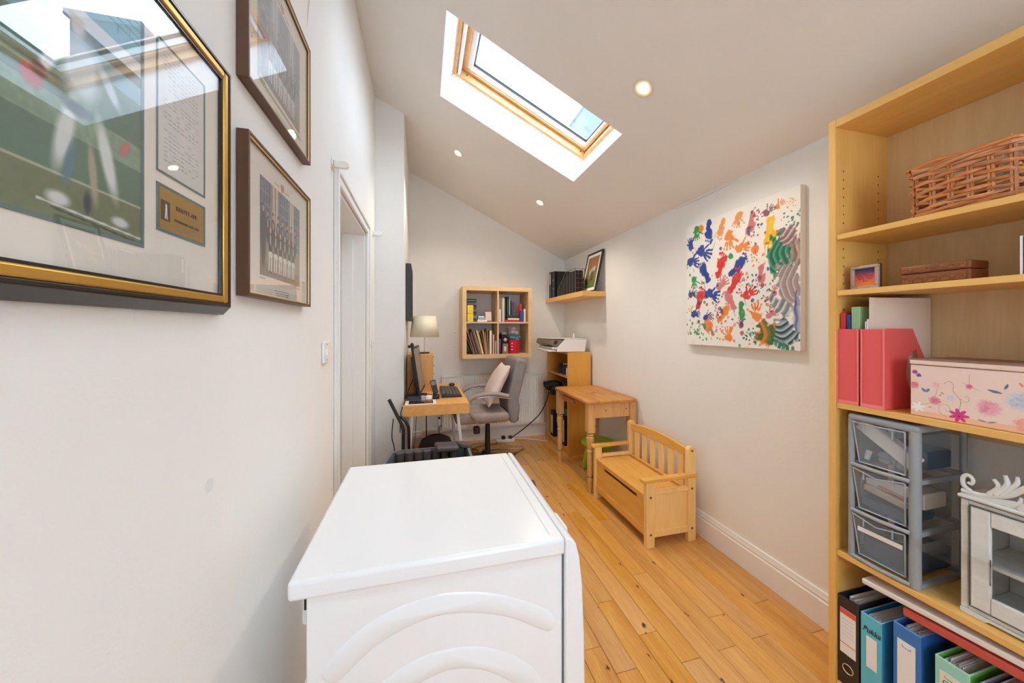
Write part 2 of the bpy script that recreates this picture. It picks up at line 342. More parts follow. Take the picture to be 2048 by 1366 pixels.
# skirting boards
def skirt(name, x0, x1, y0, y1, face):
    prof = [(0, 0), (.018, 0), (.018, .115), (.012, .122), (.015, .132), (.009, .146), (.009, .155), (0, .16)]
    m = MB()
    if face == '-x': m.prism([(W_R-a, b) for a, b in prof], 'y', y0, y1)
    elif face == '-y': m.prism([(W_F-a, b) for a, b in prof], 'x', x0, x1)
    elif face == '+x': m.prism([(x0+a, b) for a, b in prof], 'y', y0, y1)
    return struct(m.build(name, M_trim, angle=25))
skirt('baseboard_right', 0, 0, W_B, W_F-.02, '-x'); skirt('baseboard_far', -.14, W_R-.02, 0, 0, '-y')
skirt('baseboard_left', W_L, 0, W_B, D1-.075, '+x'); skirt('baseboard_pier', -.16, 0, 3.07, W_F-.02, '+x')
struct(MB().box(W_L, -.16, 3.045, 3.06, 0, .15).box(W_L, W_L+.016, 2.68, 3.044, 0, .15).build('baseboard_alcove', M_trim, bevel=.004))
# doorway
dr = struct(MB().box(W_L-.17, W_L-.10, D1-.0, D2, 0, .002).box(W_L-.21, W_L-.172, D1-.1, D2+.1, 0, DH+.05).build('door_1', M_trim))
fr = struct(MB().box(W_L-.16, W_L-.002, D1, D1+.028, 0, DH-.03).box(W_L-.16, W_L-.002, D2-.028, D2, 0, DH-.03).box(W_L-.16, W_L-.002, D1, D2, DH-.03, DH)
            .box(W_L-.15, W_L-.08, D2-.042, D2-.028, 0, DH-.03).build('trim_1', M_trim, bevel=.002))
ar = MB(); ar.box(W_L, W_L+.016, D1-.05, D1+.008, 0, DH+.05).box(W_L, W_L+.016, D2-.008, D2+.06, 0, DH+.05).box(W_L, W_L+.016, D1+.008, D2-.008, DH-.01, DH+.05)
ar.box(W_L+.016, W_L+.024, D1-.05, D1-.03, 0, DH+.05).box(W_L+.016, W_L+.024, D1-.03, D2+.04, DH+.032, DH+.05).box(W_L+.016, W_L+.024, D2+.04, D2+.06, 0, DH+.05)
struct(ar.build('trim_2', M_trim, bevel=.003))
# fine crack in the plaster along the ceiling line and at the corners, dark flecks on the walls
cr_pts = []
for i in range(24):
    y = 1.62+i*.022; cr_pts.append((W_R-.0004, y, 2.222+random.uniform(-.001, .001)-.006*math.sin(PI*i/23)))
cr = struct(MB().tube(cr_pts, [.0003+.0007*math.sin(PI*i/23) for i in range(24)], 4).build('trim_3', mat('crack_dark', (110, 98, 86), .9)))
fk = mat('fleck', (128, 112, 96), .9)
for i, (x, y, z) in enumerate([(.36, W_F, 1.30), (.35, W_F, 1.13), (.72, W_F, 1.95)]):
    o = MB().cyl((x, y-.0015, z), (x, y+.001, z), .005, n=8).build('plug_hole', fk); struct(o); o['label'] = 'small dark plug hole in the plaster'
# ceiling downlights
LD = [(1.075, 1.521, 2.571), (.303, 3.155, 2.949), (1.084, 3.144, 2.566)]
M_bulb = mat('bulb_glow', (255, 226, 178), .4, emit=14)
lab = ['round recessed downlight with pale ring nearest the camera, right of the skylight', 'small recessed downlight left of the skylight above the desk side', 'small recessed downlight nearest the floating corner shelf']
for (x, y, z), lb in zip(LD, lab):
    a = (x-.115)*.898+(z-3.041)*-.44
    t = thing('ceiling_downlight', lb, 'light', (x, y, z), 'recessed ceiling downlights')
    q = MB(S@Matrix.Translation((a, y, 0))); q.lathe([(.030, -.0012), (.030, -.004), (.046, -.006), (.048, -.003), (.048, -.0012)], 0, 0, 28); q.build('ring', mat('ring_cream', (226, 218, 196), .3, metal=.3), t)
    MB(S@Matrix.Translation((a, y, 0))).lathe([(.0295, -.0025), (.024, -.0085), (.012, -.011)], 0, 0, 24).build('bulb', M_bulb, t)
    ld = bpy.data.lights.new('lamp_beam', 'SPOT'); ld.energy = 12; ld.color = (1, .88, .72); ld.spot_size = 2.3; ld.spot_blend = .6; ld.shadow_soft_size = .03
    lo = bpy.data.objects.new('lamp_beam', ld); sc.collection.objects.link(lo); lo.parent = t; lo.location = (-.44*.03, 0, -.898*.03); lo.rotation_euler = (0, 0, 0)
# switches and brackets on the left wall
def switch(y, z, w_, h_, lb):
    t = thing('light_switch', lb, 'switch', (W_L, y, z)); MB().box(W_L+.0005, W_L+.010, y-w_/2, y+w_/2, z-h_/2, z+h_/2).build('plate', M_whitep, t, bevel=.003)
    MB().prism([(W_L+.010, z-.013), (W_L+.016, z-.011), (W_L+.0125, z+.013), (W_L+.010, z+.013)], 'y', y-.008, y+.008).build('rocker', M_white, t)
    for s_ in (-1, 1): MB().cyl((W_L+.0102, y, z+s_*h_*.36), (W_L+.0108, y, z+s_*h_*.36), .003, n=10).build('screw', M_grey, t)
switch(1.545, 1.262, .082, .086, 'white light switch plate beside the doorway')
switch(2.86, 1.24, .05, .05, 'small white switch between the doorway and the pier')
def bracket(y, z, lb):
    t = thing('curtain_pole_bracket', lb, 'bracket', (W_L, y, z), 'curtain pole brackets over the doorway')
    MB().box(W_L+.0005, W_L+.006, y-.022, y+.022, z-.022, z+.022).build('back_plate', M_trim, t, bevel=.003)
    q = MB(); q.prism([(W_L+.006, z-.014)]+[(W_L+.05+.018*math.cos(a), z+.016*math.sin(a)) for a in [(-PI/2)+PI*i/10 for i in range(11)]]+[(W_L+.006, z+.014)], 'y', y-.010, y+.010); q.build('arm', M_trim, t, bevel=.003)
    for s_ in (-1, 1): MB().cyl((W_L+.006, y-.016, z+s_*.01), (W_L+.0072, y-.016, z+s_*.01), .003, n=8).build('screw', M_dark, t)
bracket(1.675, 2.085, 'rounded white bracket on the wall above the near door edge'); bracket(2.93, 2.11, 'small white bracket on the wall beside the pier')
# dark marks
# ================================================================== RIGHT: bookcase
BX0, BX1, BY0, BY1 = 1.467, 1.745, .156, .956
bk = thing('bookcase', 'tall birch veneer bookcase against the right wall', 'bookcase', (1.6, .55, 0))
box(BX0, BX1, BY1-.023, BY1, 0, 2.125).build('side_panel', M_birch, bk, bevel=.001)
box(BX0, BX1, BY0, BY0+.023, 0, 2.125).build('side_panel', M_birch, bk, bevel=.001)
yi0, yi1 = BY0+.0232, BY1-.0232
box(BX0+.001, BX1, yi0, yi1, 2.097, 2.1245).build('top_board', M_birch_h, bk, bevel=.001)
SH = [(1.683, 1.702), (1.478, 1.497), (1.067, 1.087), (.527, .546), (.050, .069)]
for i, (a, b) in enumerate(SH): box(BX0+.004 if i else BX0+.004, BX1-.009, yi0+.0008, yi1-.0008, a, b).build('shelf', M_birch_h, bk, bevel=.001)
box(BX0+.02, BX0+.036, yi0, yi1, 0, .0495).build('plinth', M_birch_h, bk)
box(BX1-.0085, BX1-.002, yi0, yi1, 1.062, 2.0965).build('back_panel', M_back, bk)
box(BX1-.0095, BX1-.002, yi0, yi1, 1.0, 1.061).build('back_rail', M_back, bk)
hm = MB()
for zc in [1.14+i*.032 for i in range(26)]:
    if any(a-.02 < zc < b+.02 for a, b in SH): continue
    for xx in (BX0+.04, BX1-.055): hm.cyl((xx, BY1-.0231, zc), (xx, BY1-.0238, zc), .0028, n=8)
hm.build('peg_hole', mat('peg_hole_dark', (90, 62, 30), .9), bk)['kind'] = 'stuff'
# wicker basket
wk = wood('wicker', (226, 160, 102), (176, 104, 56), 'y', 2, .35, rand=.25)
bs = thing('wicker_basket', 'woven brown wicker basket on the upper shelf of the bookcase', 'basket', (1.60, .65, 1.702))
bx0, bx1, by0, by1, bz0, bz1 = 1.505, 1.70, .545, .745, 1.706, 1.858
def loop(z, off, amp, ph, nper, grow=0):
    """a willow weaving in and out round the rectangle"""
    pts = []; g = grow
    P = [(bx0-g, by1+g), (bx0-g, by0-g), (bx1+g, by0-g), (bx1+g, by1+g)]
    for i in range(4):
        a, b = P[i], P[(i+1) % 4]; L_ = math.hypot(b[0]-a[0], b[1]-a[1]); n = 16
        nx, ny = (b[1]-a[1])/L_, -(b[0]-a[0])/L_
        for k in range(1, n):
            t = k/n; s_ = math.sin(t*PI*nper+ph+i)*amp+off
            pts.append((a[0]+(b[0]-a[0])*t+nx*s_, a[1]+(b[1]-a[1])*t+ny*s_, z+math.sin(t*PI*nper*.7+ph)*.0035))
    pts.append(pts[0]); return pts
for k in range(11):
    z = bz0+.012+k*.0122; g = .006*k/11
    MB().tube(loop(z, 0, .0068, (k % 2)*PI+k*.3, 5, g), .0054+random.uniform(-.0007, .0007), 7, cap=False).build('willow', wk, bs)
for k in range(4):
    MB().tube(loop(bz1-.006+(k-1.5)*.006, (k % 2)*.006-.003, .005, k*1.57, 4, .009), .0052, 6, cap=False).build('rim_willow', wk, bs)
for k in range(2):
    MB().tube(loop(bz0+.003+k*.008, 0, .004, k*PI, 4, .004), .005, 6, cap=False).build('base_willow', wk, bs)
for i in range(6):
    for dx in (-.0035, .0035):
        y = by0+.006+i*(by1-by0-.012)/5+dx
        for xx, g in ((bx0+.002, -1), (bx1-.002, 1)): MB().tube([(xx, y, bz0), (xx+g*.006, y, bz1-.004)], .0040, 6).build('upright', wk, bs)
for i in range(1, 5):
    xx = bx0+i*(bx1-bx0)/5
    for yy, g in ((by0+.006, -1), (by1-.006, 1)): MB().tube([(xx, yy, bz0), (xx, yy+g*.006, bz1-.004)], .0040, 6).build('upright', wk, bs)
box(bx0+.008, bx1-.008, by0+.008, by1-.008, bz0-.002, bz0+.002).build('base', wk, bs)
tag(MB(Matrix.Translation((1.60, .585, 1.79))@Matrix.Rotation(.35, 4, 'Y')@Matrix.Rotation(.1, 4, 'X')).box(-.07, .07, -.001, .001, -.075, .085).build('paper_sheet', M_paper), 'white paper sheet standing inside the wicker basket', 'paper')
# small framed picture, carved box, black frame on the second shelf
t = thing('small_picture_frame', 'small square silver frame with a blue and orange sunset picture on the shelf', 'picture', (1.52, .87, 1.497))
MB().box(1.500, 1.512, .829, .908, 1.498, 1.508).box(1.500, 1.512, .829, .908, 1.570, 1.580).box(1.500, 1.512, .829, .839, 1.508, 1.570).box(1.500, 1.512, .898, .908, 1.508, 1.570).build('frame', mat('pewter', (190, 164, 150), .45, metal=.3, noise=.15, nscale=40, bump=.6, bscale=200), t, bevel=.002)
MB().box(1.5125, 1.527, .831, .906, 1.498, 1.583).build('backing', mat('frame_back_brown', (60, 36, 28), .7), t, bevel=.004)
pc = Pic(60, 48, (240, 130, 40))
for i in range(48):
    v_ = i/47; c = (np.array((235, 150, 50))*(1-min(1, v_*2))+np.array((235, 80, 70))*min(1, v_*2)) if v_ < .5 else (np.array((235, 80, 70))*(1-(v_-.5)*2)+np.array((30, 50, 110))*(v_-.5)*2)
    pc.rect(0, 1, i/48-.01, (i+1)/48, tuple(c))
for cx in (.25, .72): pc.ell(cx, .5, .13, .12, 0, (60, 40, 90), .8, .3, ring=.6)
for q in (.42, .5, .58): pc.line([(q, .25), (q-.02, .75)], .012, (50, 40, 80), .8)
print_plane('painting', pc, (1.508, .898, 1.508), (0, -.059, 0), (0, 0, .062), t)
cw = mat('carved_wood', (150, 92, 46), .5, noise=.3, nscale=60, bump=1.0, bscale=160)
cwp = mat('plain_carved_wood', (138, 78, 44), .4, noise=.2, nscale=20)
t = thing('carved_wooden_box', 'long carved brown wooden box with hinged lid on the second shelf', 'box', (1.56, .70, 1.497))
MB().box(1.520, 1.604, .632, .783, 1.4975, 1.532).build('body', cwp, t, bevel=.002); MB().box(1.519, 1.605, .631, .784, 1.5335, 1.558).build('lid', cwp, t, bevel=.004, seg=3)
cm = MB()
for z0, z1 in ((1.503, 1.527), (1.538, 1.553)):
    cm.box(1.5165, 1.5195, .640, .776, z0, z1)
cm.build('carved_border', cw, t, bevel=.001)
cm2 = MB()
for i in range(26):
    y = .645+i*.005; cm2.ball((1.5165, y, 1.515+.006*math.sin(i*1.1)), (.0022, .0034, .0042), 6); cm2.ball((1.5165, y, 1.5455+.003*math.cos(i*1.3)), (.002, .003, .003), 6)
cm2.build('carving', cwp, t)['kind'] = 'stuff'
t = thing('black_box_file', 'upright black case with a pale edge at the right end of the second shelf', 'case', (1.53, .46, 1.497))
MB().box(1.502, 1.60, .40, .536, 1.4975, 1.600).build('cover', M_black, t, bevel=.003); MB().box(1.500, 1.60, .5365, .540, 1.4975, 1.599).build('edge_strip', M_paper, t)
# red magazine files
M_red = mat('red_translucent_plastic', (240, 98, 96), .3, alpha=.90, trans=.0); M_redrim = mat('red_rim', (240, 130, 128), .3)
def magfile(y0, y1, lb):
    t = thing('magazine_file', lb, 'file box', (1.58, (y0+y1)/2, 1.0875), 'red plastic magazine files'); z = 1.0878; x0 = 1.474
    MB().box(x0, x0+.0025, y0, y1, z, z+.268).build('front_wall', M_red, t)
    MB().box(x0+.0025, x0+.235, y0, y1, z, z+.0025).build('base', M_red, t)
    prof = [(x0+.003, z+.003), (x0+.003, z+.266), (x0+.015, z+.270), (x0+.138, z+.270), (x0+.20, z+.165), (x0+.22, z+.13), (x0+.205, z+.105), (x0+.178, z+.150), (x0+.155, z+.200)]
    prof += [(x0+.158-.052*math.sin(a), z+.125+.075*math.cos(a)) for a in [PI*(i+.5)/9 for i in range(9)]]+[(x0+.18, z+.03), (x0+.235, z+.02), (x0+.235, z+.003)]
    for y in (y0, y1-.0022): MB().prism(prof, 'y', y, y+.0022).build('side_wall', M_red, t)
    MB().box(x0-.0025, x0-.0001, y0-.001, y0+.003, z, z+.268).box(x0-.0025, x0-.0001, y1-.003, y1+.001, z, z+.268).box(x0-.0025, x0-.0001, y0+.003, y1-.003, z+.0, z+.012).build('rim', M_redrim, t)
    return t
magfile(.868, .932, 'red plastic magazine file against the side of the bookcase'); magfile(.798, .860, 'red plastic magazine file with a curved cutout beside the floral box')
def upright(name, lb, cat, x0, x1, y0, y1, z0, z1, m, tilt=0, group=None, pages=False):
    Mx = Matrix.Translation(((x0+x1)/2, (y0+y1)/2, z0))@Matrix.Rotation(tilt, 4, 'X')@Matrix.Translation((-(x0+x1)/2, -(y0+y1)/2, -z0))
    if not pages: return tag(MB(Mx).box(x0, x1, y0, y1, z0, z1).build(name, m, bevel=.0015), lb, cat, group)
    t = thing(name, lb, cat, ((x0+x1)/2, (y0+y1)/2, z0), group)
    MB(Mx).box(x0, x0+.003, y0, y1, z0, z1).box(x0+.003, x1, y0, y0+.002, z0, z1).box(x0+.003, x1, y1-.002, y1, z0, z1).build('cover', m, t)
    MB(Mx).box(x0+.003, x1-.004, y0+.002, y1-.002, z0+.003, z1-.004).build('pages', M_paper, t); return t
zf = 1.0905
upright('ring_binder', 'thin red binder standing in the left red magazine file', 'binder', 1.485, 1.66, .914, .929, zf, zf+.325, mat('red_card', (214, 50, 48), .5))
upright('ring_binder', 'dark blue binder standing in the left red magazine file', 'binder', 1.487, 1.66, .900, .912, zf, zf+.318, mat('blue_card', (34, 66, 138), .5))
upright('card_folder', 'pale green card folder standing in the left red magazine file', 'folder', 1.488, 1.67, .872, .897, zf, zf+.345, mat('green_card', (146, 184, 138), .7))
for i, (a, hh) in enumerate([(.847, .30), (.852, .292)]):
    upright('paper_sheet', ['white sheet standing in the right red magazine file next to the beige card', 'white sheet standing in the right red file beside the green folder'][i], 'paper', 1.482, 1.66, a, a+.002, zf, zf+hh, M_paper)
cs = MB(); pp = spline([(1.487, .8445), (1.52, .842), (1.57, .834), (1.63, .824), (1.70, .803)], 6)
pp = [(p[0], p[1]) for p in [(q[0], q[1]) for q in spline([(1.487, .8445, 0), (1.52, .843, 0), (1.57, .834, 0), (1.63, .8215, 0), (1.695, .8125, 0), (1.732, .812, 0)], 6)]]
for (xa, ya), (xb, yb) in zip(pp, pp[1:]): cs.hexa([(xa, ya-.001, zf), (xb, yb-.001, zf), (xb, yb+.001, zf), (xa, ya+.001, zf), (xa, ya-.001, zf+.375), (xb, yb-.001, zf+.373), (xb, yb+.001, zf+.373), (xa, ya+.001, zf+.375)])
tag(cs.build('card_sheet', mat('beige_card', (232, 214, 194), .8), angle=60), 'large cream card sheet curving behind the red magazine file', 'card')
# floral box
fb = thing('floral_gift_box', 'pink hinged keepsake box printed with flowers and butterflies', 'box', (1.58, .60, 1.087)); M_pink = mat('pink_card', (236, 208, 194), .6)
MB().box(1.490, 1.70, .42, .743, 1.0878, 1.245).build('body', M_pink, fb, bevel=.002)
MB().box(1.488, 1.702, .418, .745, 1.2465, 1.262).build('lid', M_pink, fb, bevel=.003)
MB().box(1.487, 1.703, .417, .746, 1.2625, 1.2635).build('lid_edge', mat('box_lid_brown', (150, 118, 100), .6), fb)
pc = Pic(270, 198, (236, 210, 198)); pc.rect(0, 1, 0, .10, (236, 178, 138), .7)
def peony(cx, cy, r, c1, c2):
    r *= 1.7
    n = pc.noise(70); pc.ell(cx, cy, r, r, 0, c1, .85, .35, dry=.5, n=n)
    for k in range(16):
        a = random.uniform(0, 2*PI); q = random.uniform(.15, .8)*r
        pc.ell(cx+q*math.cos(a), cy+q*math.sin(a)/pc.asp, r*.34, r*.15, math.degrees(a)+90, c2 if k % 2 else c1, .55, .5, ring=.45)
def leaf(cx, cy, l, ang, c): l *= 1.4; pc.ell(cx, cy, l, l*.3, ang, c, .85, .3, dry=.25)
peony(.255, .64, .036, (238, 200, 196), (226, 120, 116)); peony(.245, .34, .038, (222, 130, 146), (196, 66, 92)); peony(.72, .34, .065, (230, 160, 176), (206, 96, 124))
peony(.97, .52, .075, (196, 204, 218), (146, 158, 178)); peony(1.0, .14, .06, (236, 170, 150), (220, 120, 106)); peony(.56, .68, .022, (220, 104, 130), (206, 76, 110)); peony(.40, .43, .03, (214, 214, 226), (170, 160, 190)); peony(.035, .60, .032, (226, 120, 134), (206, 76, 100)); peony(.045, .86, .02, (140, 70, 150), (96, 40, 110)); peony(.085, .80, .018, (120, 60, 140), (80, 36, 100))
for k in range(7): a = k*51; pc.ell(.47+.05*math.cos(math.radians(a)), .125+.05*math.sin(math.radians(a))/pc.asp, .05, .022, -a, (206, 56, 128), .95, .2)
pc.ell(.47, .115, .012, .012, 0, (150, 20, 80))
for k in range(6): a = k*60+15; pc.ell(.075+.042*math.cos(math.radians(a)), .17+.042*math.sin(math.radians(a))/pc.asp, .042, .017, -a, (240, 240, 236), .95, .2)
for s_ in (-1, 1): pc.ell(.153+s_*.020, .52, .018, .034, 35*s_, (92, 128, 190), .95, .2)
V_ = (128, 112, 84)
pc.line(spline([(.33, .68, 0), (.38, .74, 0), (.42, .68, 0), (.42, .56, 0), (.48, .42, 0), (.48, .28, 0), (.46, .18, 0)], 6) and [(p[0], p[1]) for p in spline([(.33, .68, 0), (.38, .74, 0), (.42, .68, 0), (.42, .56, 0), (.48, .42, 0), (.48, .28, 0), (.46, .18, 0)], 6)], .0022, V_, .9)
for P_ in ([(.48, .44), (.53, .38), (.56, .44), (.54, .5), (.52, .47)], [(.29, .26), (.35, .30), (.39, .22), (.37, .16), (.35, .20)], [(.29, .26), (.29, .14), (.36, .05)], [(.10, .22), (.2, .28), (.21, .31)], [(.25, .42), (.27, .58)], [(.56, .72), (.56, .9)], [(.5, .74), (.65, .62)]):
    pc.line([(p[0], p[1]) for p in spline([(a, b, 0) for a, b in P_], 5)], .0018, V_, .8)
for a in [(.77, .64, .045, 12, (70, 110, 120)), (.86, .74, .03, -70, (60, 96, 110)), (.32, .50, .016, 30, V_), (.30, .46, .014, -50, V_), (.67, .10, .03, 10, (140, 140, 130)), (.75, .10, .03, -20, (130, 140, 120)), (.97, .80, .025, 60, (226, 100, 80)), (.2, .20, .014, 10, V_)]: leaf(*a)
print_plane('front_print', pc, (1.4893, .741, 1.0892), (0, -.213, 0), (0, 0, .155), fb)
pc = Pic(120, 176, (236, 210, 198)); pc.rect(0, 1, 0, .10, (236, 178, 138), .7); peony(.02, .52, .14, (196, 204, 218), (146, 158, 178)); peony(.6, .3, .12, (230, 160, 176), (206, 96, 124)); peony(.55, .75, .07, (226, 120, 134), (206, 76, 100)); leaf(.3, .2, .08, 30, (110, 130, 110)); pc.line([(.6, .1), (.7, .5), (.55, .7)], .008, V_, .8)
print_plane('front_print', pc, (1.4893, .528, 1.0892), (0, -.106, 0), (0, 0, .155), fb)
# drawer tower
dt = thing('drawer_tower', 'grey framed plastic tower of three clear drawers on the bookcase', 'drawers', (1.6, .81, .546)); Z0 = .5468
Y0, Y1, X0, X1 = .717, .902, 1.476, 1.73
for (x, y) in ((X0+.012, Y0+.014), (X0+.008, Y1-.008), (X1-.012, Y0+.012), (X1-.012, Y1-.012)):
    r_ = .014 if (y < .8 and x < 1.6) else .009
    MB().tube([(x, y, Z0), (x, y, Z0+.49)], r_, 14).build('post', M_steel, dt)
MB().box(X0-.002, X1, Y0, Y1, Z0+.485, Z0+.509).build('top_cover', M_steel, dt, bevel=.009, seg=3)
for k in range(3):
    zz = Z0+.0005+k*.162
    MB().tube([(X0+.002, Y0+.02, zz+.007), (X0-.006, (Y0+Y1)/2, zz+.007), (X0+.002, Y1-.012, zz+.007)], .0068, 10).box(X0+.02, X1-.01, Y0+.004, Y0+.014, zz, zz+.014).box(X0+.02, X1-.01, Y1-.014, Y1-.004, zz, zz+.014).box(X1-.018, X1-.006, Y0+.014, Y1-.014, zz, zz+.014).build('rail', M_steel, dt)
    za, zb = zz+.018, zz+.158; ya, yb = Y0+.031, Y1-.018
    d = MB(); d.hexa([(X0+.014, ya+.006, za), (X0+.016, ya+.006, za), (X0+.016, yb-.010, za), (X0+.014, yb-.010, za), (X0-.001, ya, zb), (X0+.001, ya, zb), (X0+.001, yb, zb), (X0-.001, yb, zb)])
    dro = d.build('drawer', M_smoke, dt)
    MB().box(X0+.0165, X1-.02, ya+.006, yb-.010, za, za+.002).box(X0+.0165, X1-.02, ya+.004, ya+.006, za+.002, zb-.02).box(X0+.0165, X1-.02, yb-.012, yb-.010, za+.002, zb-.02).box(X1-.022, X1-.02, ya+.0062, yb-.0122, za+.002, zb-.02).build('tray', M_smoke, dro)
    MB().tube([(X0-.003, ya, zb), (X0-.010, (ya+yb)/2, zb-.014 if k < 2 else zb), (X0-.003, yb, zb)], .0022, 8).tube([(X0-.002, ya, zb), (X0+.013, ya+.006, za)], .0022, 6).tube([(X0-.002, yb, zb), (X0+.013, yb-.01, za)], .0022, 6).tube([(X0+.013, ya+.006, za), (X0+.013, yb-.01, za)], .0022, 6).build('drawer_rim', mat('clear_rim', (166, 176, 184), .2), dro)
    for yy in (yb-.03, ya+.03): MB().box(X0-.003, X0-.0005, yy-.002, yy+.002, zb-.032, zb-.002).build('clip', MATS['clear_rim'], dro)
def jumble(k, items):
    for i, (lb, cat, nm, m, x, y, z, sx, sy, sz, ry, rx) in enumerate(items):
        Mx = Matrix.Translation((x, y, z))@Matrix.Rotation(ry, 4, 'Z')@Matrix.Rotation(rx, 4, 'X')
        tag(MB(Mx).box(-sx/2, sx/2, -sy/2, sy/2, -sz/2, sz/2).build(nm, m, bevel=.004), lb, cat)
zz = Z0+.324
M_bag = mat('clear_bag', (214, 220, 226), .25, alpha=.7, noise=.1, nscale=60, bump=.8, bscale=90); M_navy = mat('slate_blue', (70, 84, 104), .6)
jumble(2, [('long white carton lying diagonally in the top drawer', 'carton', 'white_carton', M_paper, 1.51, .808, zz+.105, .035, .17, .045, 0, .62),
           ('slate blue pouch at the bottom of the top drawer', 'pouch', 'pouch', M_navy, 1.645, .81, zz+.055, .12, .12, .06, 0, 0),
           ('white box at the side of the middle drawer', 'box', 'white_box', M_paper, 1.62, .772, Z0+.162+.085, .11, .05, .05, 0, 0),
           ('stack of pale envelopes tilted in the middle drawer', 'envelopes', 'envelope_bundle', mat('manila', (206, 190, 170), .7), 1.56, .815, Z0+.162+.085, .12, .11, .022, 0, .18),
           ('clear wallet under the envelopes in the middle drawer', 'wallet', 'plastic_wallet', M_navy, 1.56, .812, Z0+.162+.042, .13, .12, .03, 0, .08),
           ('white letter standing behind the front of the middle drawer', 'letter', 'letter', M_paper, 1.515, .81, Z0+.162+.115, .004, .12, .035, 0, -.12),
           ('salmon pink card lying on the envelopes in the middle drawer', 'card', 'pink_card', mat('salmon', (214, 150, 130), .7), 1.55, .80, Z0+.162+.104, .09, .07, .006, 0, .18),
           ('grey charger block in the bottom drawer', 'charger', 'charger', mat('charger_grey', (96, 100, 106), .5), 1.52, .85, Z0+.11, .03, .05, .03, .3, 0),
           ('coil of dark blue cable bags in the bottom drawer', 'pouch', 'cable_pouch', M_navy, 1.60, .81, Z0+.055, .19, .125, .07, 0, 0)])
lg = thing('carton_mark', 'round black recycling mark on the white carton', 'mark', (1.49, .77, zz+.09)) if False else None
bgm = MB()
for i in range(9): bgm.ball((1.525+random.uniform(0, .03), .765+random.uniform(0, .07), zz+.040+random.uniform(-.010, .010)), (.014, .020, .014), 8)
tag(bgm.build('crumpled_bag', M_bag, angle=180), 'crumpled clear plastic bag in the top drawer', 'bag')
tag(MB().cyl((1.505, .862, zz+.032), (1.50, .853, zz+.06), .007, .008, 10).build('cable_plug', M_whitep), 'small white plug at the left of the top drawer', 'plug')
tag(MB().tube(spline([(1.52+.03*math.cos(a*.9), .80+.04*math.sin(a), Z0+.10+.004*a) for a in range(9)], 5), .003, 6).build('cable_coil', M_black), 'black cable coil on top in the bottom drawer', 'cable')
dl = MB(); dl.box(1.4765, 1.4775, .755, .872, Z0+.105, Z0+.120); ob = dl.build('label_strip', M_paper, dt)
# white cabinet
wc = thing('small_display_cabinet', 'small distressed white cabinet with glass door and carved crest', 'cabinet', (1.6, .5, .546)); M_dw = mat('chalky_white', (218, 218, 214), .7, noise=.08, nscale=30, bump=.3, bscale=80); M_wear = mat('worn_edge', (92, 86, 80), .8)
x0, y1, y0, z0, z1 = 1.502, .643, .36, .5468, .874
MB().box(x0, 1.70, y1-.014, y1, z0+.014, z1).box(x0, 1.70, y0, y0+.014, z0+.014, z1).box(x0, 1.70, y0+.0145, y1-.0145, z1-.014, z1).box(x0, 1.70, y0+.0145, y1-.0145, z0+.014, z0+.028).box(1.692, 1.70, y0+.0145, y1-.0145, z0+.0285, z1-.0145).build('carcass', M_dw, wc, bevel=.002)
MB().box(x0+.012, 1.69, y0+.015, y1-.015, z0+.150, z0+.160).build('shelf', M_dw, wc)
ft = MB(); ft.prism([(y1, z0+.0135), (y1, z0+.002), (y1-.004, z0), (y1-.045, z0), (y1-.052, z0+.006), (y0+.052, z0+.006), (y0+.045, z0), (y0+.004, z0), (y0, z0+.002), (y0, z0+.0135)], 'x', x0-.004, x0+.008); ft.build('foot_board', M_dw, wc, bevel=.001); box(1.68, 1.70, y1-.04, y1, z0, z0+.0135).build('foot', M_dw, wc); box(1.68, 1.70, y0, y0+.04, z0, z0+.0135).build('foot', M_dw, wc)
MB().box(x0-.008, 1.702, y0-.004, y1+.004, z1+.0005, z1+.010).build('cornice', M_dw, wc, bevel=.003)
MB().box(x0-.009, x0-.0075, y0-.004, y1+.0045, z1-.0012, z1+.0004).build('worn_line', M_wear, wc)
dy1, dy0, dz0, dz1 = y1-.020, y0+.02, z0+.030, z1-.016
dd = MB().box(x0-.006, x0+.006, dy1-.036, dy1, dz0, dz1).box(x0-.006, x0+.006, dy0, dy0+.036, dz0, dz1).box(x0-.006, x0+.006, dy0+.0362, dy1-.0362, dz1-.042, dz1).box(x0-.006, x0+.006, dy0+.0362, dy1-.0362, dz0, dz0+.045).build('door', M_dw, wc, bevel=.003)
MB().box(x0-.0005, x0+.0015, dy0+.0365, dy1-.0365, dz0+.0455, dz1-.0425).build('pane', M_glass, dd)
MB().lathe([(.0035, 0), (.0035, .006), (.009, .010), (.010, .014), (.006, .019)], 0, 0, 16).build('knob', M_whitep, dd)
kb = dd.children[-1]; kb.rotation_euler = (0, -PI/2, 0); kb.location = Vector((x0-.015, dy1-.018, (dz0+dz1)/2))-WL[dd.name]
lm = MB(); e = .0008
for a in ((dy1+.0006, dy1+.0006+e*1.4, dz0-.001, dz1+.001), (dy0, dy1+.001, dz1+.0006, dz1+.0018), (dy0, dy1+.001, dz0-.0018, dz0-.0006), (dy1-.037, dy1-.0358, dz0+.08, dz0+.15)): lm.box(x0-.0068, x0-.004, a[0], a[1], a[2], a[3])
lm.build('worn_line', M_wear, wc)
cz = z1+.011; cre = MB()
yc = .50
def scroll(P_, r0, r1): q = spline([(x0+.004, a, b) for a, b in P_], 7); n = len(q); cre.tube(q, [r0+(r1-r0)*abs(i/(n-1)) for i in range(n)], 8)
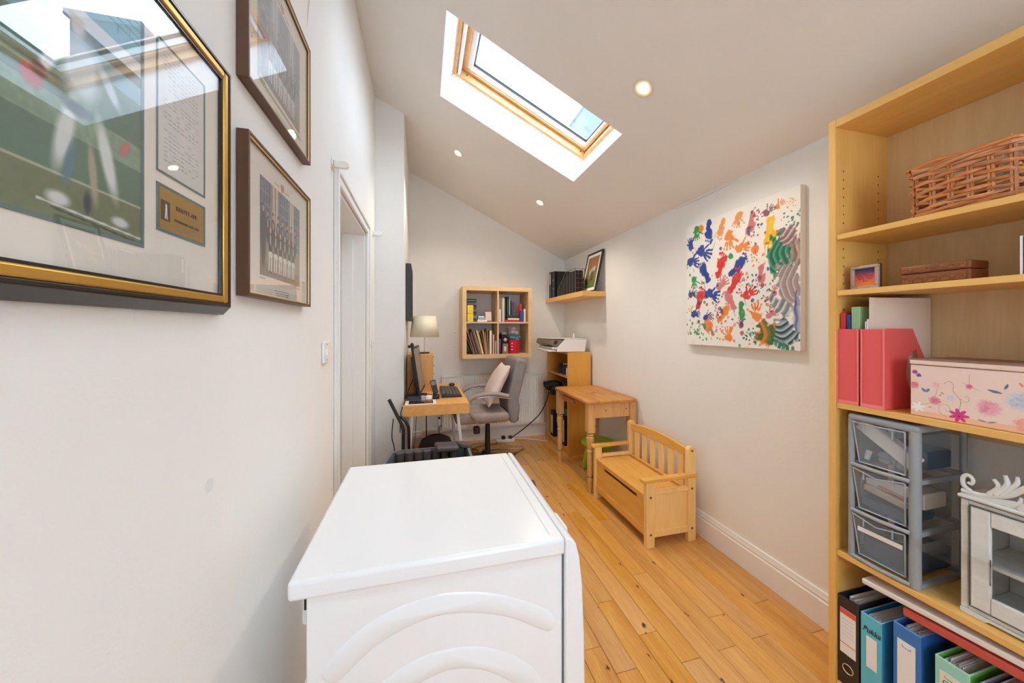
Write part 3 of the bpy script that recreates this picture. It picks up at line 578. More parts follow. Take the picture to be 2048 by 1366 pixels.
for s_ in (1, -1):
    g = lambda a, b: (yc+s_*a, cz+b*1.85)
    scroll([g(.142, .004), g(.10, .006), g(.06, .016), g(.03, .034), g(.0, .040)], .006, .008)
    scroll([g(.125, .006), g(.138, .012), g(.140, .024), g(.130, .030), g(.121, .024), g(.125, .017), g(.131, .019)], .006, .0035)
    scroll([g(.09, .010), g(.076, .024), g(.085, .034)], .008, .004); scroll([g(.08, .012), g(.062, .030), g(.066, .044)], .009, .004); scroll([g(.07, .014), g(.048, .034), g(.046, .046)], .008, .003)
    scroll([g(.04, .0), g(.028, .010), g(.012, .012), g(.006, .024), g(.016, .030), g(.024, .024), g(.018, .019)], .008, .004)
    scroll([g(.06, .0), g(.044, .008), g(.040, .018)], .007, .003)
cre.ball((x0+.004, yc, cz+.086), (.007, .014, .018), 10)
cre.prism([(yc-.145, cz-.0005), (yc+.145, cz-.0005), (yc+.10, cz+.008), (yc+.05, cz+.020), (yc-.05, cz+.020), (yc-.10, cz+.008)], 'x', x0, x0+.008)
cre.build('carved_crest', M_dw, wc, angle=60)
# lever arch files on the bottom shelf
def lever(lb, y0, y1, h, x0, face, side, inner, rim, group='box files along the bottom shelf'):
    t = thing('lever_arch_file', lb, 'file', (1.6, (y0+y1)/2, .069), group); z = .0697; x1 = 1.735
    MB().box(x0, x0+.003, y0, y1, z, z+h).build('spine', face, t, bevel=.001)
    MB().box(x0+.0032, x1, y0, y0+.0028, z, z+h).box(x0+.0032, x1, y1-.0028, y1, z, z+h).build('cover', side, t)
    MB().box(x0+.0032, x1-.02, y0+.003, y1-.003, z, z+.003).build('base', inner, t)
    MB().box(x0+.0005, x0+.0045, y0, y1, z+h+.0002, z+h+.0022).box(x0+.005, x1, y0, y0+.0032, z+h+.0002, z+h+.0022).box(x0+.005, x1, y1-.0032, y1, z+h+.0002, z+h+.0022).build('rim', rim, t)
    n = int((y1-y0-.012)/.0042)
    for i in range(n):
        yy = y0+.006+i*.0042; hh = h-.001-random.uniform(0, .014); xs = x0+.018+random.uniform(0, .02)
        MB().hexa([(xs, yy, z+.004), (x1-.03, yy+.001, z+.004), (x1-.03, yy+.0022, z+.004), (xs, yy+.0012, z+.004), (xs, yy+random.uniform(-.001, .001), z+hh), (x1-.03, yy+.001, z+hh+random.uniform(-.02, .008)), (x1-.03, yy+.0024, z+hh-.004), (xs, yy+.0018, z+hh)]).build('paper', M_paper, t)
    return t
RIMW = mat('mint_rim', (176, 226, 206), .4)
t = lever('black lever arch file with a red and white spine label', .868, .930, .315, 1.475, mat('black_card', (52, 40, 32), .6), M_blackm, M_paper, M_blackm)
zt = .0697
MB().box(1.4738, 1.4748, .876, .923, zt+.115, zt+.275).build('label', M_paper, t); MB().box(1.4732, 1.4737, .876, .923, zt+.256, zt+.275).box(1.4732, 1.4737, .876, .923, zt+.150, zt+.1525).build('label_band', mat('label_red', (222, 92, 70), .6), t)
lt = MB()
for i in range(5): lt.box(1.4733, 1.4737, .884, .918, zt+.238-i*.014, zt+.2387-i*.014)
lt.build('ruled_line', mat('print_grey', (176, 176, 180), .7), t)
rg = MB(); q = [(1.4735, .899+.0155*math.cos(a), zt+.066+.0155*math.sin(a)) for a in [2*PI*i/24 for i in range(25)]]; rg.tube(q, .0017, 6, cap=False); rg.build('finger_ring', mat('brass_ring', (206, 190, 150), .3, metal=.8), t)
t = lever('pale turquoise file lettered Pukka with a blank white label', .806, .862, .303, 1.475, mat('turquoise', (92, 190, 212), .4), mat('turquoise_dark', (70, 160, 204), .4), mat('deep_blue', (20, 70, 120), .5), mat('turq_rim', (130, 210, 228), .35))
MB().box(1.4738, 1.4748, .818, .846, zt+.13, zt+.235).build('label', M_paper, t)
text('Pukka', .026, (1.4742, .832, zt+.256), RX, M_black, t, shear=.3, sx=.78)
t = lever('mid blue file with a large white label and blue clip mark', .712, .776, .340, 1.475, mat('mid_blue', (52, 120, 196), .4), mat('mid_blue_dark', (44, 100, 180), .4), mat('slate', (60, 70, 84), .5), mat('blue_rim', (100, 160, 222), .35))
MB().box(1.4738, 1.4748, .724, .766, zt+.10, zt+.298).build('label', M_paper, t)
q = [(1.4732, .744+a, zt+.282+b) for a, b in [(.010, .003), (.010, -.001), (.008, -.003), (-.008, -.003), (-.010, -.001), (-.010, .003)]]; MB().tube(q, .0008, 5).build('clip_mark', mat('teal_print', (60, 150, 180), .5), t)
t = lever('mint green file with a lime lining and cream label', .614, .682, .318, 1.475, mat('mint', (152, 214, 200), .4), mat('lime', (120, 206, 80), .4), mat('dark_inner', (46, 58, 58), .6), RIMW)
MB().box(1.4738, 1.4748, .628, .672, zt+.10, zt+.285).build('label', mat('cream_label', (228, 224, 206), .7), t)
q = [(1.4732, .650+a, zt+.272+b) for a, b in [(.012, .003), (.010, -.002), (-.010, -.002), (-.012, .003)]]; MB().tube(q, .001, 5).build('clip_mark', MATS['teal_print'], t)
text('CAR', .018, (1.4738, .650, zt+.255), RX, M_black, t, shear=.2)
lever('dark navy file with white top edge, furthest right on the bottom shelf', .520, .598, .315, 1.475, mat('navy_card', (36, 44, 62), .5), mat('navy_side', (120, 128, 140), .5), MATS['dark_inner'], mat('silver_rim', (176, 184, 190), .35))
# flat folders lying across the files
def lay(nm, m, lb, cat, yc_, z, ll, th, xx0, ang=.045):
    Mx = Matrix.Translation((0, yc_, z))@Matrix.Rotation(-ang, 4, 'X')
    return tag(MB(Mx).box(xx0, 1.73, -ll/2, ll/2, 0, th).build(nm, m, bevel=.004), lb, cat)
lay('padded_envelope', mat('off_white_vinyl', (228, 224, 216), .5, noise=.05, nscale=12, bump=.4, bscale=25), 'long off-white padded envelope lying on top of the files', 'envelope', .610, .488, .50, .018, 1.475, .057)
lay('document_wallet', mat('brick_red', (198, 84, 72), .45), 'brick red document wallet lying under the white envelope', 'wallet', .560, .456, .39, .026, 1.478, .052)
# ================================================================== LEFT WALL PICTURES
def frame_parts(t, y0, y1, z0, z1, xw, xf, wd, gilt, m_out, m_side, m_gilt):
    """frame hung on the wall plane xw, front at xf"""
    MB().box(xw+.001, xf, y0, y0+wd, z0, z1).box(xw+.001, xf, y1-wd, y1, z0, z1).box(xw+.001, xf, y0+wd, y1-wd, z0, z0+wd).box(xw+.001, xf, y0+wd, y1-wd, z1-wd, z1).build('frame', m_side, t, bevel=.001)
    a = wd+.0002; MB().box(xf-.006, xf-.0015, y0+a, y0+a+gilt, z0+a, z1-a).box(xf-.006, xf-.0015, y1-a-gilt, y1-a, z0+a, z1-a).box(xf-.006, xf-.0015, y0+a+gilt, y1-a-gilt, z0+a, z0+a+gilt).box(xf-.006, xf-.0015, y0+a+gilt, y1-a-gilt, z1-a-gilt, z1-a).build('gilt_slip', m_gilt, t, bevel=.001)
M_mahog = mat('brown_wood_frame', (92, 62, 44), .35, noise=.12, nscale=30); M_ebony = mat('ebony_frame', (34, 28, 26), .25)
# big cricket print
XF = -.362
t = thing('framed_cricket_print', 'large framed cricket print in black and gilt frame at far left', 'picture', (W_L, .48, 1.39))
fy0, fy1, fz0, fz1 = .17, .785, 1.400, 1.850
fo = .014; A_ = [(fy0-fo, fz0-fo), (fy1+fo, fz0-fo), (fy1+fo, fz1+fo), (fy0-fo, fz1+fo)]; B_ = [(fy0, fz0), (fy1, fz0), (fy1, fz1), (fy0, fz1)]; C_ = [(fy0+.006, fz0+.006), (fy1-.006, fz0+.006), (fy1-.006, fz1-.006), (fy0+.006, fz1-.006)]
fv = [(W_L+.001, *p) for p in A_]+[(W_L+.009, *p) for p in A_]+[(XF, *p) for p in B_]+[(XF, *p) for p in C_]+[(W_L+.001, *p) for p in C_]
MB().add(fv, [(k*4+i, k*4+(i+1) % 4, ((k+1) % 5)*4+(i+1) % 4, ((k+1) % 5)*4+i) for k in range(5) for i in range(4)]).build('frame', M_ebony, t, bevel=.0015)
def ringyz(m, x0, x1, a, b, mm, nm, bev=.001, par=t):
    y0, y1, z0, z1 = fy0+a, fy1-a, fz0+a, fz1-a
    return MB().box(x0, x1, y0, y0+b, z0, z1).box(x0, x1, y1-b, y1, z0, z1).box(x0, x1, y0+b, y1-b, z0, z0+b).box(x0, x1, y0+b, y1-b, z1-b, z1).build(nm, mm, par, bevel=bev)
ringyz(0, XF-.009, XF-.001, .0062, .014, M_gold, 'gilt_band', .003); ringyz(0, XF-.0105, XF-.004, .0203, .0035, M_ebony, 'inner_line', 0)
box(W_L+.012, W_L+.017, fy0+.007, fy1-.007, fz0+.007, fz1-.007).build('mount_board', M_mount, t)
M_green = mat('green_mount', (96, 124, 122), .8)
xm = W_L+.0172
def window_mount(y0, y1, z0, z1, w_=.005):
    MB().box(xm, xm+.001, y0, y0+w_, z0, z1).box(xm, xm+.001, y1-w_, y1, z0, z1).box(xm, xm+.001, y0+w_, y1-w_, z0, z0+w_).box(xm, xm+.001, y0+w_, y1-w_, z1-w_, z1).build('mount_line', M_green, t)
window_mount(.285, .585, 1.470, 1.800); window_mount(.608, .722, 1.588, 1.785, .003); window_mount(.608, .722, 1.502, 1.572, .004)
pc = Pic(210, 240, (98, 128, 112)); n1 = pc.noise(6); n2 = pc.noise(60)
pc.put((pc.Y > .62)*1., (140, 188, 198)); pc.put(((pc.Y < .76) & (pc.Y > .70))*1., (226, 232, 236)); pc.put(((pc.Y < .70) & (pc.Y > .655))*1., (96, 108, 92)); pc.put(((pc.Y < .655) & (pc.Y > .585))*1., (128, 172, 184))
for i in range(7):
    pc.line([(0, .80+i*.03), (1, .80+i*.03)], .0018, (72, 112, 124), .8)
    for j in range(8): pc.line([((j+.5*(i % 2))/8, .80+i*.03), ((j+.5*(i % 2))/8, .83+i*.03)], .0018, (72, 112, 124), .8)
pc.put(((pc.Y < .585))*1., (92, 128, 112)); pc.put(((pc.Y < .40) & (pc.Y > .30))*1., (150, 176, 152), .9); pc.put((pc.Y < .16)*1., (122, 128, 98), .9); pc.put((pc.Y < .585)*n2, (78, 112, 92), .35)
pc.put(((pc.Y < .155) & (pc.Y > .145))*1., (190, 200, 186), .8)
fx = .71
for (x, y, rx, ry, an, c) in [(fx-.02, .70, .05, .07, 0, (216, 200, 186)), (fx-.02, .745, .07, .03, 0, (238, 238, 234)), (fx, .55, .13, .15, 5, (226, 236, 244)), (fx-.14, .52, .035, .11, 25, (232, 238, 244)), (fx+.15, .56, .04, .10, -35, (206, 222, 234)), (fx-.22, .42, .06, .045, 0, (196, 66, 74)), (fx-.19, .45, .045, .03, 0, (90, 40, 56)), (fx+.25, .36, .025, .05, 30, (216, 100, 108)), (fx-.08, .30, .05, .17, 12, (232, 236, 238)), (fx+.14, .28, .05, .18, -14, (232, 236, 236)), (fx-.06, .20, .03, .10, 10, (94, 130, 156)), (fx+.06, .20, .028, .14, -6, (180, 168, 150)), (fx-.11, .07, .07, .03, 0, (230, 234, 238)), (fx+.22, .06, .07, .025, 0, (226, 232, 238)), (fx-.02, .40, .10, .03, 0, (70, 84, 98)), (fx+.03, .09, .025, .05, 0, (40, 56, 80))]:
    pc.ell(fx+(x-fx)*.8, y, rx*.8, ry*pc.asp, an, c, .92, .5)
pc.line([(.55, .05), (1, .02)], .004, (220, 224, 220)); pc.line([(.6, .035), (1, .0)], .003, (30, 40, 40))
print_plane('print', pc, (xm+.0002, .290, 1.475), (0, .290, 0), (0, 0, .320), t, .5)
ct = Pic(90, 150, (226, 226, 220)); n1 = ct.noise(8); ct.put(n1, (196, 200, 198), .35)
for i in range(26):
    if i in (9, 17): continue
    for j in range(9):
        if random.random() < .72: ct.line([(.12+j*.085, .95-i*.034), (.12+j*.085+.055, .95-i*.034)], .006, (120, 120, 124), .6)
print_plane('certificate', ct, (xm+.0002, .612, 1.592), (0, .106, 0), (0, 0, .189), t, .5)
box(xm+.0002, xm+.001, .613, .717, 1.507, 1.567).build('brass_plaque', mat('brass_plaque', (176, 140, 66), .45, metal=.5), t)
box(xm+.0012, xm+.0016, .616, .634, 1.520, 1.549).build('plaque_panel', mat('plaque_dark', (62, 56, 34), .5), t)
MB().ball((xm+.0018, .6255, 1.542), (.0004, .002, .0025), 8).box(xm+.0016, xm+.002, .6238, .6272, 1.531, 1.5395).hexa([(xm+.0016, .6225, 1.522), (xm+.002, .6225, 1.522), (xm+.002, .6242, 1.522), (xm+.0016, .6242, 1.522), (xm+.0016, .6238, 1.531), (xm+.002, .6238, 1.531), (xm+.002, .6255, 1.531), (xm+.0016, .6255, 1.531)]).hexa([(xm+.0016, .6268, 1.522), (xm+.002, .6268, 1.522), (xm+.002, .6285, 1.522), (xm+.0016, .6285, 1.522), (xm+.0016, .6256, 1.531), (xm+.002, .6256, 1.531), (xm+.002, .6272, 1.531), (xm+.0016, .6272, 1.531)]).build('plaque_figure', M_mount, t)
pt = mat('engraving', (70, 52, 24), .5)
text('KNOTT APE', .0095, (xm+.0013, .673, 1.545), RL, pt, t, 'engraving'); text('FOLKESTONE APRIL 1980', .0052, (xm+.0013, .673, 1.526), RL, pt, t, 'engraving')
box(XF-.0078, XF-.0066, fy0+.024, fy1-.024, fz0+.024, fz1-.024).build('glass', M_pglass, t)
# two team photographs
def team(y0, y1, z0, z1, lb, grey):
    XW, XT = W_L, -.365
    t = thing('framed_team_photograph', lb, 'picture', (W_L, (y0+y1)/2, z0), 'framed team photographs on the left wall')
    frame_parts(t, y0, y1, z0, z1, XW, XT, .007, .0035, M_ebony, M_mahog, mat('pale_gilt', (222, 196, 138), .4, metal=.4))
    box(XW+.010, XW+.015, y0+.008, y1-.008, z0+.008, z1-.008).build('mount_board', M_mount, t)
    w_, h = y1-y0, z1-z0; py0, py1, pz0, pz1 = y0+w_*.18, y1-w_*.18, z0+h*.16, z0+h*.82
    pc = Pic(150, 130, (150, 138, 122) if not grey else (128, 136, 136)); s = (lambda c: c) if not grey else (lambda c: tuple(int(.55*sum(c)/3+.35*v) for v in c))
    for x in (.0, .42, .82): pc.rect(x, x+.22, .42, 1, s((84, 108, 134))); [pc.line([(x+.22*k/4, .42), (x+.22*k/4, 1)], .004, s((190, 196, 200)), .7) for k in range(1, 4)]; [pc.line([(x, .5+.12*k), (x+.22, .5+.12*k)], .004, s((190, 196, 200)), .7) for k in range(4)]
    for x in (.27, .34, .70, .76): pc.rect(x, x+.045, .38, 1, s((214, 206, 194)))
    pc.rect(0, 1, 0, .14, s((138, 120, 108))); pc.put(pc.noise(30)*(pc.Y < .14), s((110, 96, 86)), .4)
    for k in range(7):
        x = .16+k*.115; pc.ell(x, .50, .045, .16*pc.asp, 0, s((38, 42, 56)), 1, .2); pc.ell(x, .66, .022, .03*1.2, 0, s((196, 160, 138)), 1, .3); pc.ell(x, .69, .022, .016, 0, s((52, 44, 60)), 1, .3); pc.ell(x, .56, .010, .05, 0, s((224, 224, 222)), .9, .3)
    for k in range(6):
        x = .22+k*.115; pc.ell(x, .36, .048, .14*pc.asp, 0, s((40, 46, 62)), 1, .2); pc.ell(x, .50, .022, .034, 0, s((204, 168, 146)), 1, .3); pc.ell(x, .40, .012, .06, 0, s((226, 226, 224)), .9, .3)
        pc.ell(x, .245, .055, .035, 0, s((232, 232, 228)), 1, .25)
        for d in (-.028, .02): pc.ell(x+d, .15, .017, .10, 4, s((228, 230, 228)), 1, .25); pc.ell(x+d, .055, .02, .014, 0, s((50, 40, 38)), 1, .3)
    pc.ell(.07, .42, .06, .30, 0, s((46, 52, 66)), 1, .2); pc.ell(.07, .68, .025, .035, 0, s((196, 162, 142)), 1, .3)
    print_plane('photograph', pc, (XW+.0154, py0, pz0), (0, py1-py0, 0), (0, 0, pz1-pz0), t, .4)
    cap = MB(); tx = XW+.0152
    for i in range(3): cap.box(tx, tx+.0004, (y0+y1)/2-.05+.006*i, (y0+y1)/2+.05-.004*i, z0+h*.075-i*.006, z0+h*.075-i*.006+.0016)
    cap.box(tx, tx+.0004, py0, py0+.03, pz0-.008, pz0-.0065).box(tx, tx+.0004, py1-.02, py1, pz0-.008, pz0-.0065).box(tx, tx+.0004, (y0+y1)/2-.05, (y0+y1)/2-.02, pz1+.012, pz1+.0135).box(tx, tx+.0004, (y0+y1)/2+.02, (y0+y1)/2+.05, pz1+.012, pz1+.0135)
    cap.build('caption', mat('caption_ink', (120, 116, 112), .8), t)
    MB().prism([((y0+y1)/2-.010, pz1+.026), ((y0+y1)/2-.010, pz1+.012), ((y0+y1)/2, pz1+.004), ((y0+y1)/2+.010, pz1+.012), ((y0+y1)/2+.010, pz1+.026)], 'x', tx, tx+.0005).build('crest', mat('crest_red', (206, 140, 116), .8), t)
    if grey: MB().box(tx, tx+.0003, py0-.012, py0-.002, pz0-.012, pz1+.004).box(tx, tx+.0003, py0-.002, py1+.01, pz0-.018, pz0-.009).build('wash_line', mat('olive_wash', (168, 170, 140), .8), t)
    box(XT-.0085, XT-.007, y0+.0075, y1-.0075, z0+.0075, z1-.0075).build('glass', M_pglass, t)
team(.862, 1.284, 1.430, 1.790, 'framed colour team photograph in brown frame, the lower of the two', False)
team(.862, 1.284, 1.902, 2.285, 'framed grey team photograph in brown frame, the upper of the two', True)
# peeling patch of paint high on the wall
struct(MB().prism([(1.33, 2.40), (1.345, 2.46), (1.36, 2.52), (1.385, 2.60), (1.37, 2.62), (1.35, 2.55), (1.335, 2.47)], 'x', W_L-.001, W_L+.0006).build('trim_4', mat('bare_plaster', (216, 198, 178), .9)))
struct(MB().cyl((W_L-.001, .77, 1.064), (W_L+.0004, .77, 1.064), .013, n=20).build('trim_5', mat('smudge', (226, 225, 224), .85)))
# ================================================================== CANVAS
t = thing('handprint_canvas', 'white canvas covered in coloured hand and foot prints on the right wall', 'painting', (W_R, 1.61, 1.25))
cy0, cy1, cz0, cz1 = 1.246, 1.980, 1.249, 2.044
box(1.7355, W_R-.001, cy0, cy1, cz0, cz1).build('stretched_canvas', mat('canvas_white', (238, 236, 232), .8, bump=.2, bscale=300), t, bevel=.003)
P = Pic(320, 346, (240, 238, 234)); COL = dict(B=(36, 68, 150), G=(44, 150, 84), O=(236, 136, 60), R=(214, 56, 50), Y=(244, 186, 36), P=(206, 124, 126), K=(62, 84, 108), T=(34, 128, 96), M=(150, 74, 96), L=(234, 156, 96))
MARKS = "BO 0.161 0.980 0.060 0;HG 0.119 0.931 0.121 180;FB 0.257 0.905 0.161 180;FL 0.384 0.892 0.143 200;HL 0.541 0.926 0.116 200;FP 0.653 0.853 0.151 190;DM 0.715 0.914 0.078 0;HM 0.782 0.904 0.081 60;HO 0.860 0.918 0.069 60;DO 0.937 0.911 0.053 0;DT 0.951 0.809 0.089 0;DT 0.802 0.908 0.058 0;FY 0.802 0.756 0.200 180;HO 0.455 0.799 0.146 180;DK 0.693 0.774 0.109 0;HO 0.572 0.709 0.114 90;BO 0.681 0.672 0.050 0;DO 0.704 0.592 0.088 0;HB 0.049 0.836 0.111 0;HB 0.193 0.752 0.165 120;HB 0.067 0.692 0.136 100;FB 0.210 0.585 0.176 330;FR 0.377 0.611 0.179 20;BG 0.471 0.665 0.043 0;FB 0.541 0.585 0.169 50;FR 0.508 0.473 0.180 30;DM 0.579 0.429 0.083 0;HR 0.623 0.372 0.122 60;FP 0.733 0.491 0.137 180;HP 0.384 0.472 0.122 60;HG 0.093 0.528 0.109 180;FR 0.161 0.377 0.167 20;HK 0.067 0.421 0.098 90;HB 0.281 0.403 0.148 110;FP 0.469 0.343 0.151 330;FG 0.572 0.263 0.125 180;FO 0.406 0.249 0.143 40;HB 0.101 0.254 0.097 90;HB 0.234 0.226 0.093 80;HO 0.693 0.238 0.128 0;HP 0.802 0.224 0.086 60;HP 0.834 0.374 0.075 0;DT 0.749 0.381 0.107 0;DB 0.658 0.460 0.081 0;HO 0.455 0.084 0.118 0;BO 0.249 0.156 0.093 0;DG 0.202 0.079 0.165 0;DT 0.634 0.098 0.091 0;HM 0.567 0.165 0.063 0;DP 0.326 0.161 0.136 0;DM 0.341 0.274 0.113 0;BO 0.760 0.091 0.135 0;DG 0.084 0.151 0.109 0;DK 0.813 0.291 0.094 0;DP 0.970 0.714 0.079 0;DO 0.413 0.117 0.132 0;DY 0.030 0.301 0.075 0"
n60 = P.noise(46)
def at(u, v, L, ang, a, b): th_ = math.radians(ang); return u+L*(a*math.cos(th_)+b*math.sin(th_)), v+L*(-a*math.sin(th_)+b*math.cos(th_))/P.asp
for mk in MARKS.split(';'):
    k, u, v, L, ang = mk.split(); c = COL[k[1]]; u, v, L, ang = float(u), float(v), float(L)*1.28, float(ang); v = min(v, .945)
    def E_(a, b, rx, ry, da=0, dry=.5, al=.95): x, y = at(u, v, L, ang, a, b); P.ell(x, y, rx*L, ry*L, ang+da, c, al, .2, dry=dry, n=n60)
    if k[0] == 'H':
        E_(0, -.12, .24, .26, dry=.7)
        for i, an in enumerate((-62, -26, -8, 10, 28)):
            r = math.radians(an); d = .30 if i else .26; E_(d*math.sin(r)*1.1, d*math.cos(r)-.05, .055, .19, an, .6); E_(.5*math.sin(r), .46*math.cos(r)-.02, .05, .07, an, .4)
    elif k[0] == 'F':
        E_(0, .13, .22, .26, dry=.55); E_(.03, -.12, .12, .28, dry=.6); E_(0, -.32, .15, .16, dry=.5)
        for i in range(5): E_(-.17+i*.085, .45-abs(i-1)*.035, .05-.005*i, .055, 0, .3)
    elif k[0] == 'B': E_(0, 0, .45, .5, dry=.6); E_(.2, .1, .25, .3, dry=.8)
    else:
        for i in range(16): E_(random.uniform(-.5, .5), random.uniform(-.5, .5), random.uniform(.03, .09), random.uniform(.04, .12), random.uniform(0, 180), .5, .85)
for i in range(150):
    k_ = random.choice('BGORPKTMLP'); x_, y_ = random.random()*.97, random.random()*(.55 if random.random() < .6 else .95); L_ = random.uniform(.006, .018)
    if i % 3: P.ell(x_, y_, L_, L_*random.uniform(.5, 1.4), random.uniform(0, 180), COL[k_], .75, .3, dry=.6, n=n60)
    else: P.line([(x_, y_), (x_+random.uniform(-.03, .03), y_+random.uniform(-.05, .05))], random.uniform(.0015, .003), COL[k_], .7)
for x in (.762, .79, .81): P.line([(x, .70), (x-.004, .60+.03*random.random())], .003, COL['Y'], .9)
P.ell(.80, .80, .03, .06, 10, (236, 206, 90), .7, .4)
def swirl(cx, cy, rx, ry, ang, cols, fr, curv, a=.95):
    dx = P.X-cx; dy = (P.Y-cy)*P.asp; th_ = math.radians(ang); p = dx*math.cos(th_)-dy*math.sin(th_); q = dx*math.sin(th_)+dy*math.cos(th_)
    r = np.sqrt((p/rx)**2+(q/ry)**2)+(n60-.5)*.7; m = np.clip((1-r)/.15, 0, 1); ph = (p+curv*q*q+.003*np.sin(q*60))*fr+P.noise(10)*1.2
    for i, c in enumerate(cols):
        w_ = np.clip(np.cos(ph+i*2*PI/len(cols))*1.6, 0, 1); P.put(m*w_, c, a)
swirl(.885, .60, .105, .17, -8, [(30, 120, 84), (70, 160, 130), (24, 96, 70)], 150, -5)
swirl(.93, .70, .07, .07, 50, [(150, 120, 130), (206, 190, 190), (130, 96, 100)], 170, 4); swirl(.975, .60, .04, .10, 0, [(150, 90, 90), (130, 150, 130), (200, 150, 140)], 150, 4, .85)
swirl(.925, .40, .085, .19, -6, [(150, 134, 136), (206, 198, 196), (126, 140, 146), (178, 140, 138)], 150, -4, .9)
swirl(.87, .28, .10, .05, 35, [(130, 146, 152), (220, 218, 216), (100, 124, 130)], 140, 3, .85); swirl(.975, .22, .03, .15, 0, [(60, 84, 150), (190, 190, 210), (150, 160, 190)], 120, 0, .75)
swirl(.80, .105, .11, .085, 0, [(110, 120, 50), (206, 130, 60), (60, 100, 50)], 70, 6, .9); swirl(.90, .10, .10, .085, 72, [(100, 130, 146), (28, 66, 70), (176, 190, 200)], 150, 7); swirl(.87, .03, .09, .03, 20, [(30, 120, 80), (60, 140, 120)], 110, 0, .9)
print_plane('painted_surface', P, (1.7352, cy1-.002, cz0+.002), (0, -(cy1-cy0-.004), 0), (0, 0, cz1-cz0-.004), t, .5)
sg = MB(); [sg.box(1.7346, 1.7350, 1.93-.006*j-.004, 1.93-.006*j, 1.272-i*.011, 1.2735-i*.011) for i in range(2) for j in range(5) if (i+j) % 4]; sg.build('signature', mat('pencil', (150, 146, 140), .8), t)
# ================================================================== TUMBLE DRYER
dy = thing('tumble_dryer', 'large white tumble dryer side-on in the foreground', 'dryer', (.05, 1.08, 0))
MB().box(-.235, .333, .795, 1.362, .012, .808).build('body', M_white, dy, bevel=.004)
for x in (-.2, .3):
    for y in (.83, 1.33): MB().cyl((x, y, 0), (x, y, .0115), .02, n=12).build('foot', M_dark, dy)
MB().box(-.265, .3335, .777, 1.378, .809, .850).build('lid', M_white, dy, bevel=.009, seg=4)
MB().box(.300, .3015, .80, 1.36, .8502, .8508).build('lid_groove', mat('soft_grey_line', (206, 206, 208), .5), dy)
fp = [(.3345, .012), (.3345, .849), (.345, .848), (.354, .843), (.362, .832), (.371, .80), (.379, .73), (.384, .60), (.387, .40), (.387, .05), (.375, .012)]
MB().prism(fp, 'y', .778, 1.377).build('front_fascia', M_white, dy, bevel=.004, angle=50)
MB().box(.3335, .3365, .7925, .7945, .05, .805).build('seam', M_dark, dy)
dc = Matrix.Translation((.386, 1.08, .40))@Matrix.Rotation(PI/2, 4, 'Y')
MB(dc).lathe([(.17, 0), (.175, .012), (.16, .025), (.13, .03), (.125, .02)], 0, 0, 40).build('door', M_whitep, dy)
k1 = Matrix.Translation((.372, 1.21, .775))@Matrix.Rotation(PI/2-.12, 4, 'Y'); MB(k1).lathe([(.026, .002), (.026, .012), (.022, .024), (.018, .026)], 0, 0, 24).build('dial', M_dark, dy)
MB().box(.374, .394, .90, .985, .755, .80).build('water_drawer_handle', M_whitep, dy, bevel=.006)
A1_ = [(-.204, .648), (-.149, .703), (-.078, .741), (.017, .759), (.096, .753), (.18, .73), (.269, .687), (.306, .658), (.312, .635), (.292, .62), (.202, .671), (.117, .7), (.036, .711), (-.041, .698), (-.114, .664), (-.17, .619), (-.196, .62)]
A2_ = [(-.10, .57), (-.081, .595), (-.022, .623), (.036, .631), (.109, .625), (.18, .598), (.246, .55), (.286, .49), (.29, .44), (.27, .44), (.246, .482), (.159, .55), (.096, .577), (.036, .581), (-.041, .557), (-.08, .53)]
def emb(A, nm='pressed_ridge'):
    pl = [(p[0], p[1]) for p in spline([(a, b, 0) for a, b in A], 5, True)]; n = len(pl); c = (sum(p[0] for p in pl)/n, sum(p[1] for p in pl)/n)
    Pn = []
    for i in range(n):
        a, b = pl[i-1], pl[(i+1) % n]; dx, dz = b[0]-a[0], b[1]-a[1]; L_ = math.hypot(dx, dz) or 1; Pn.append((-dz/L_, dx/L_))
    sgn = 1 if sum(pl[i][0]*pl[(i+1) % n][1]-pl[(i+1) % n][0]*pl[i][1] for i in range(n)) > 0 else -1
    inn = [(p[0]+sgn*q[0]*.006, p[1]+sgn*q[1]*.006) for p, q in zip(pl, Pn)]
    vs = [(p[0], .7948, p[1]) for p in pl]+[(p[0], .7918, p[1]) for p in inn]
    MB().add(vs, [tuple(range(n, 2*n))]+[(i, (i+1) % n, n+(i+1) % n, n+i) for i in range(n)]).build(nm, M_white, dy, angle=80)
emb(A1_); emb(A2_); emb([(-.06, .46), (.0, .52), (.08, .535), (.16, .5), (.21, .44), (.2, .36), (.16, .40), (.08, .47), (.0, .45), (-.04, .42)])
MB().prism([(-.236, .795), (-.262, .80), (-.262, .70), (-.252, .695), (-.236, .697)], 'y', .86, .97).build('rear_bracket', M_whitep, dy, bevel=.002)
MB().box(-.252, -.237, .84, .858, .745, .80).build('rear_vent', mat('vent_dark', (40, 58, 54), .7), dy)
MB().tube(spline([(-.235, .90, .30), (-.29, .90, .26), (-.30, .91, .12), (-.29, .95, .02)], 6), .012, 10).build('drain_hose', mat('hose', (150, 140, 130), .6), dy)
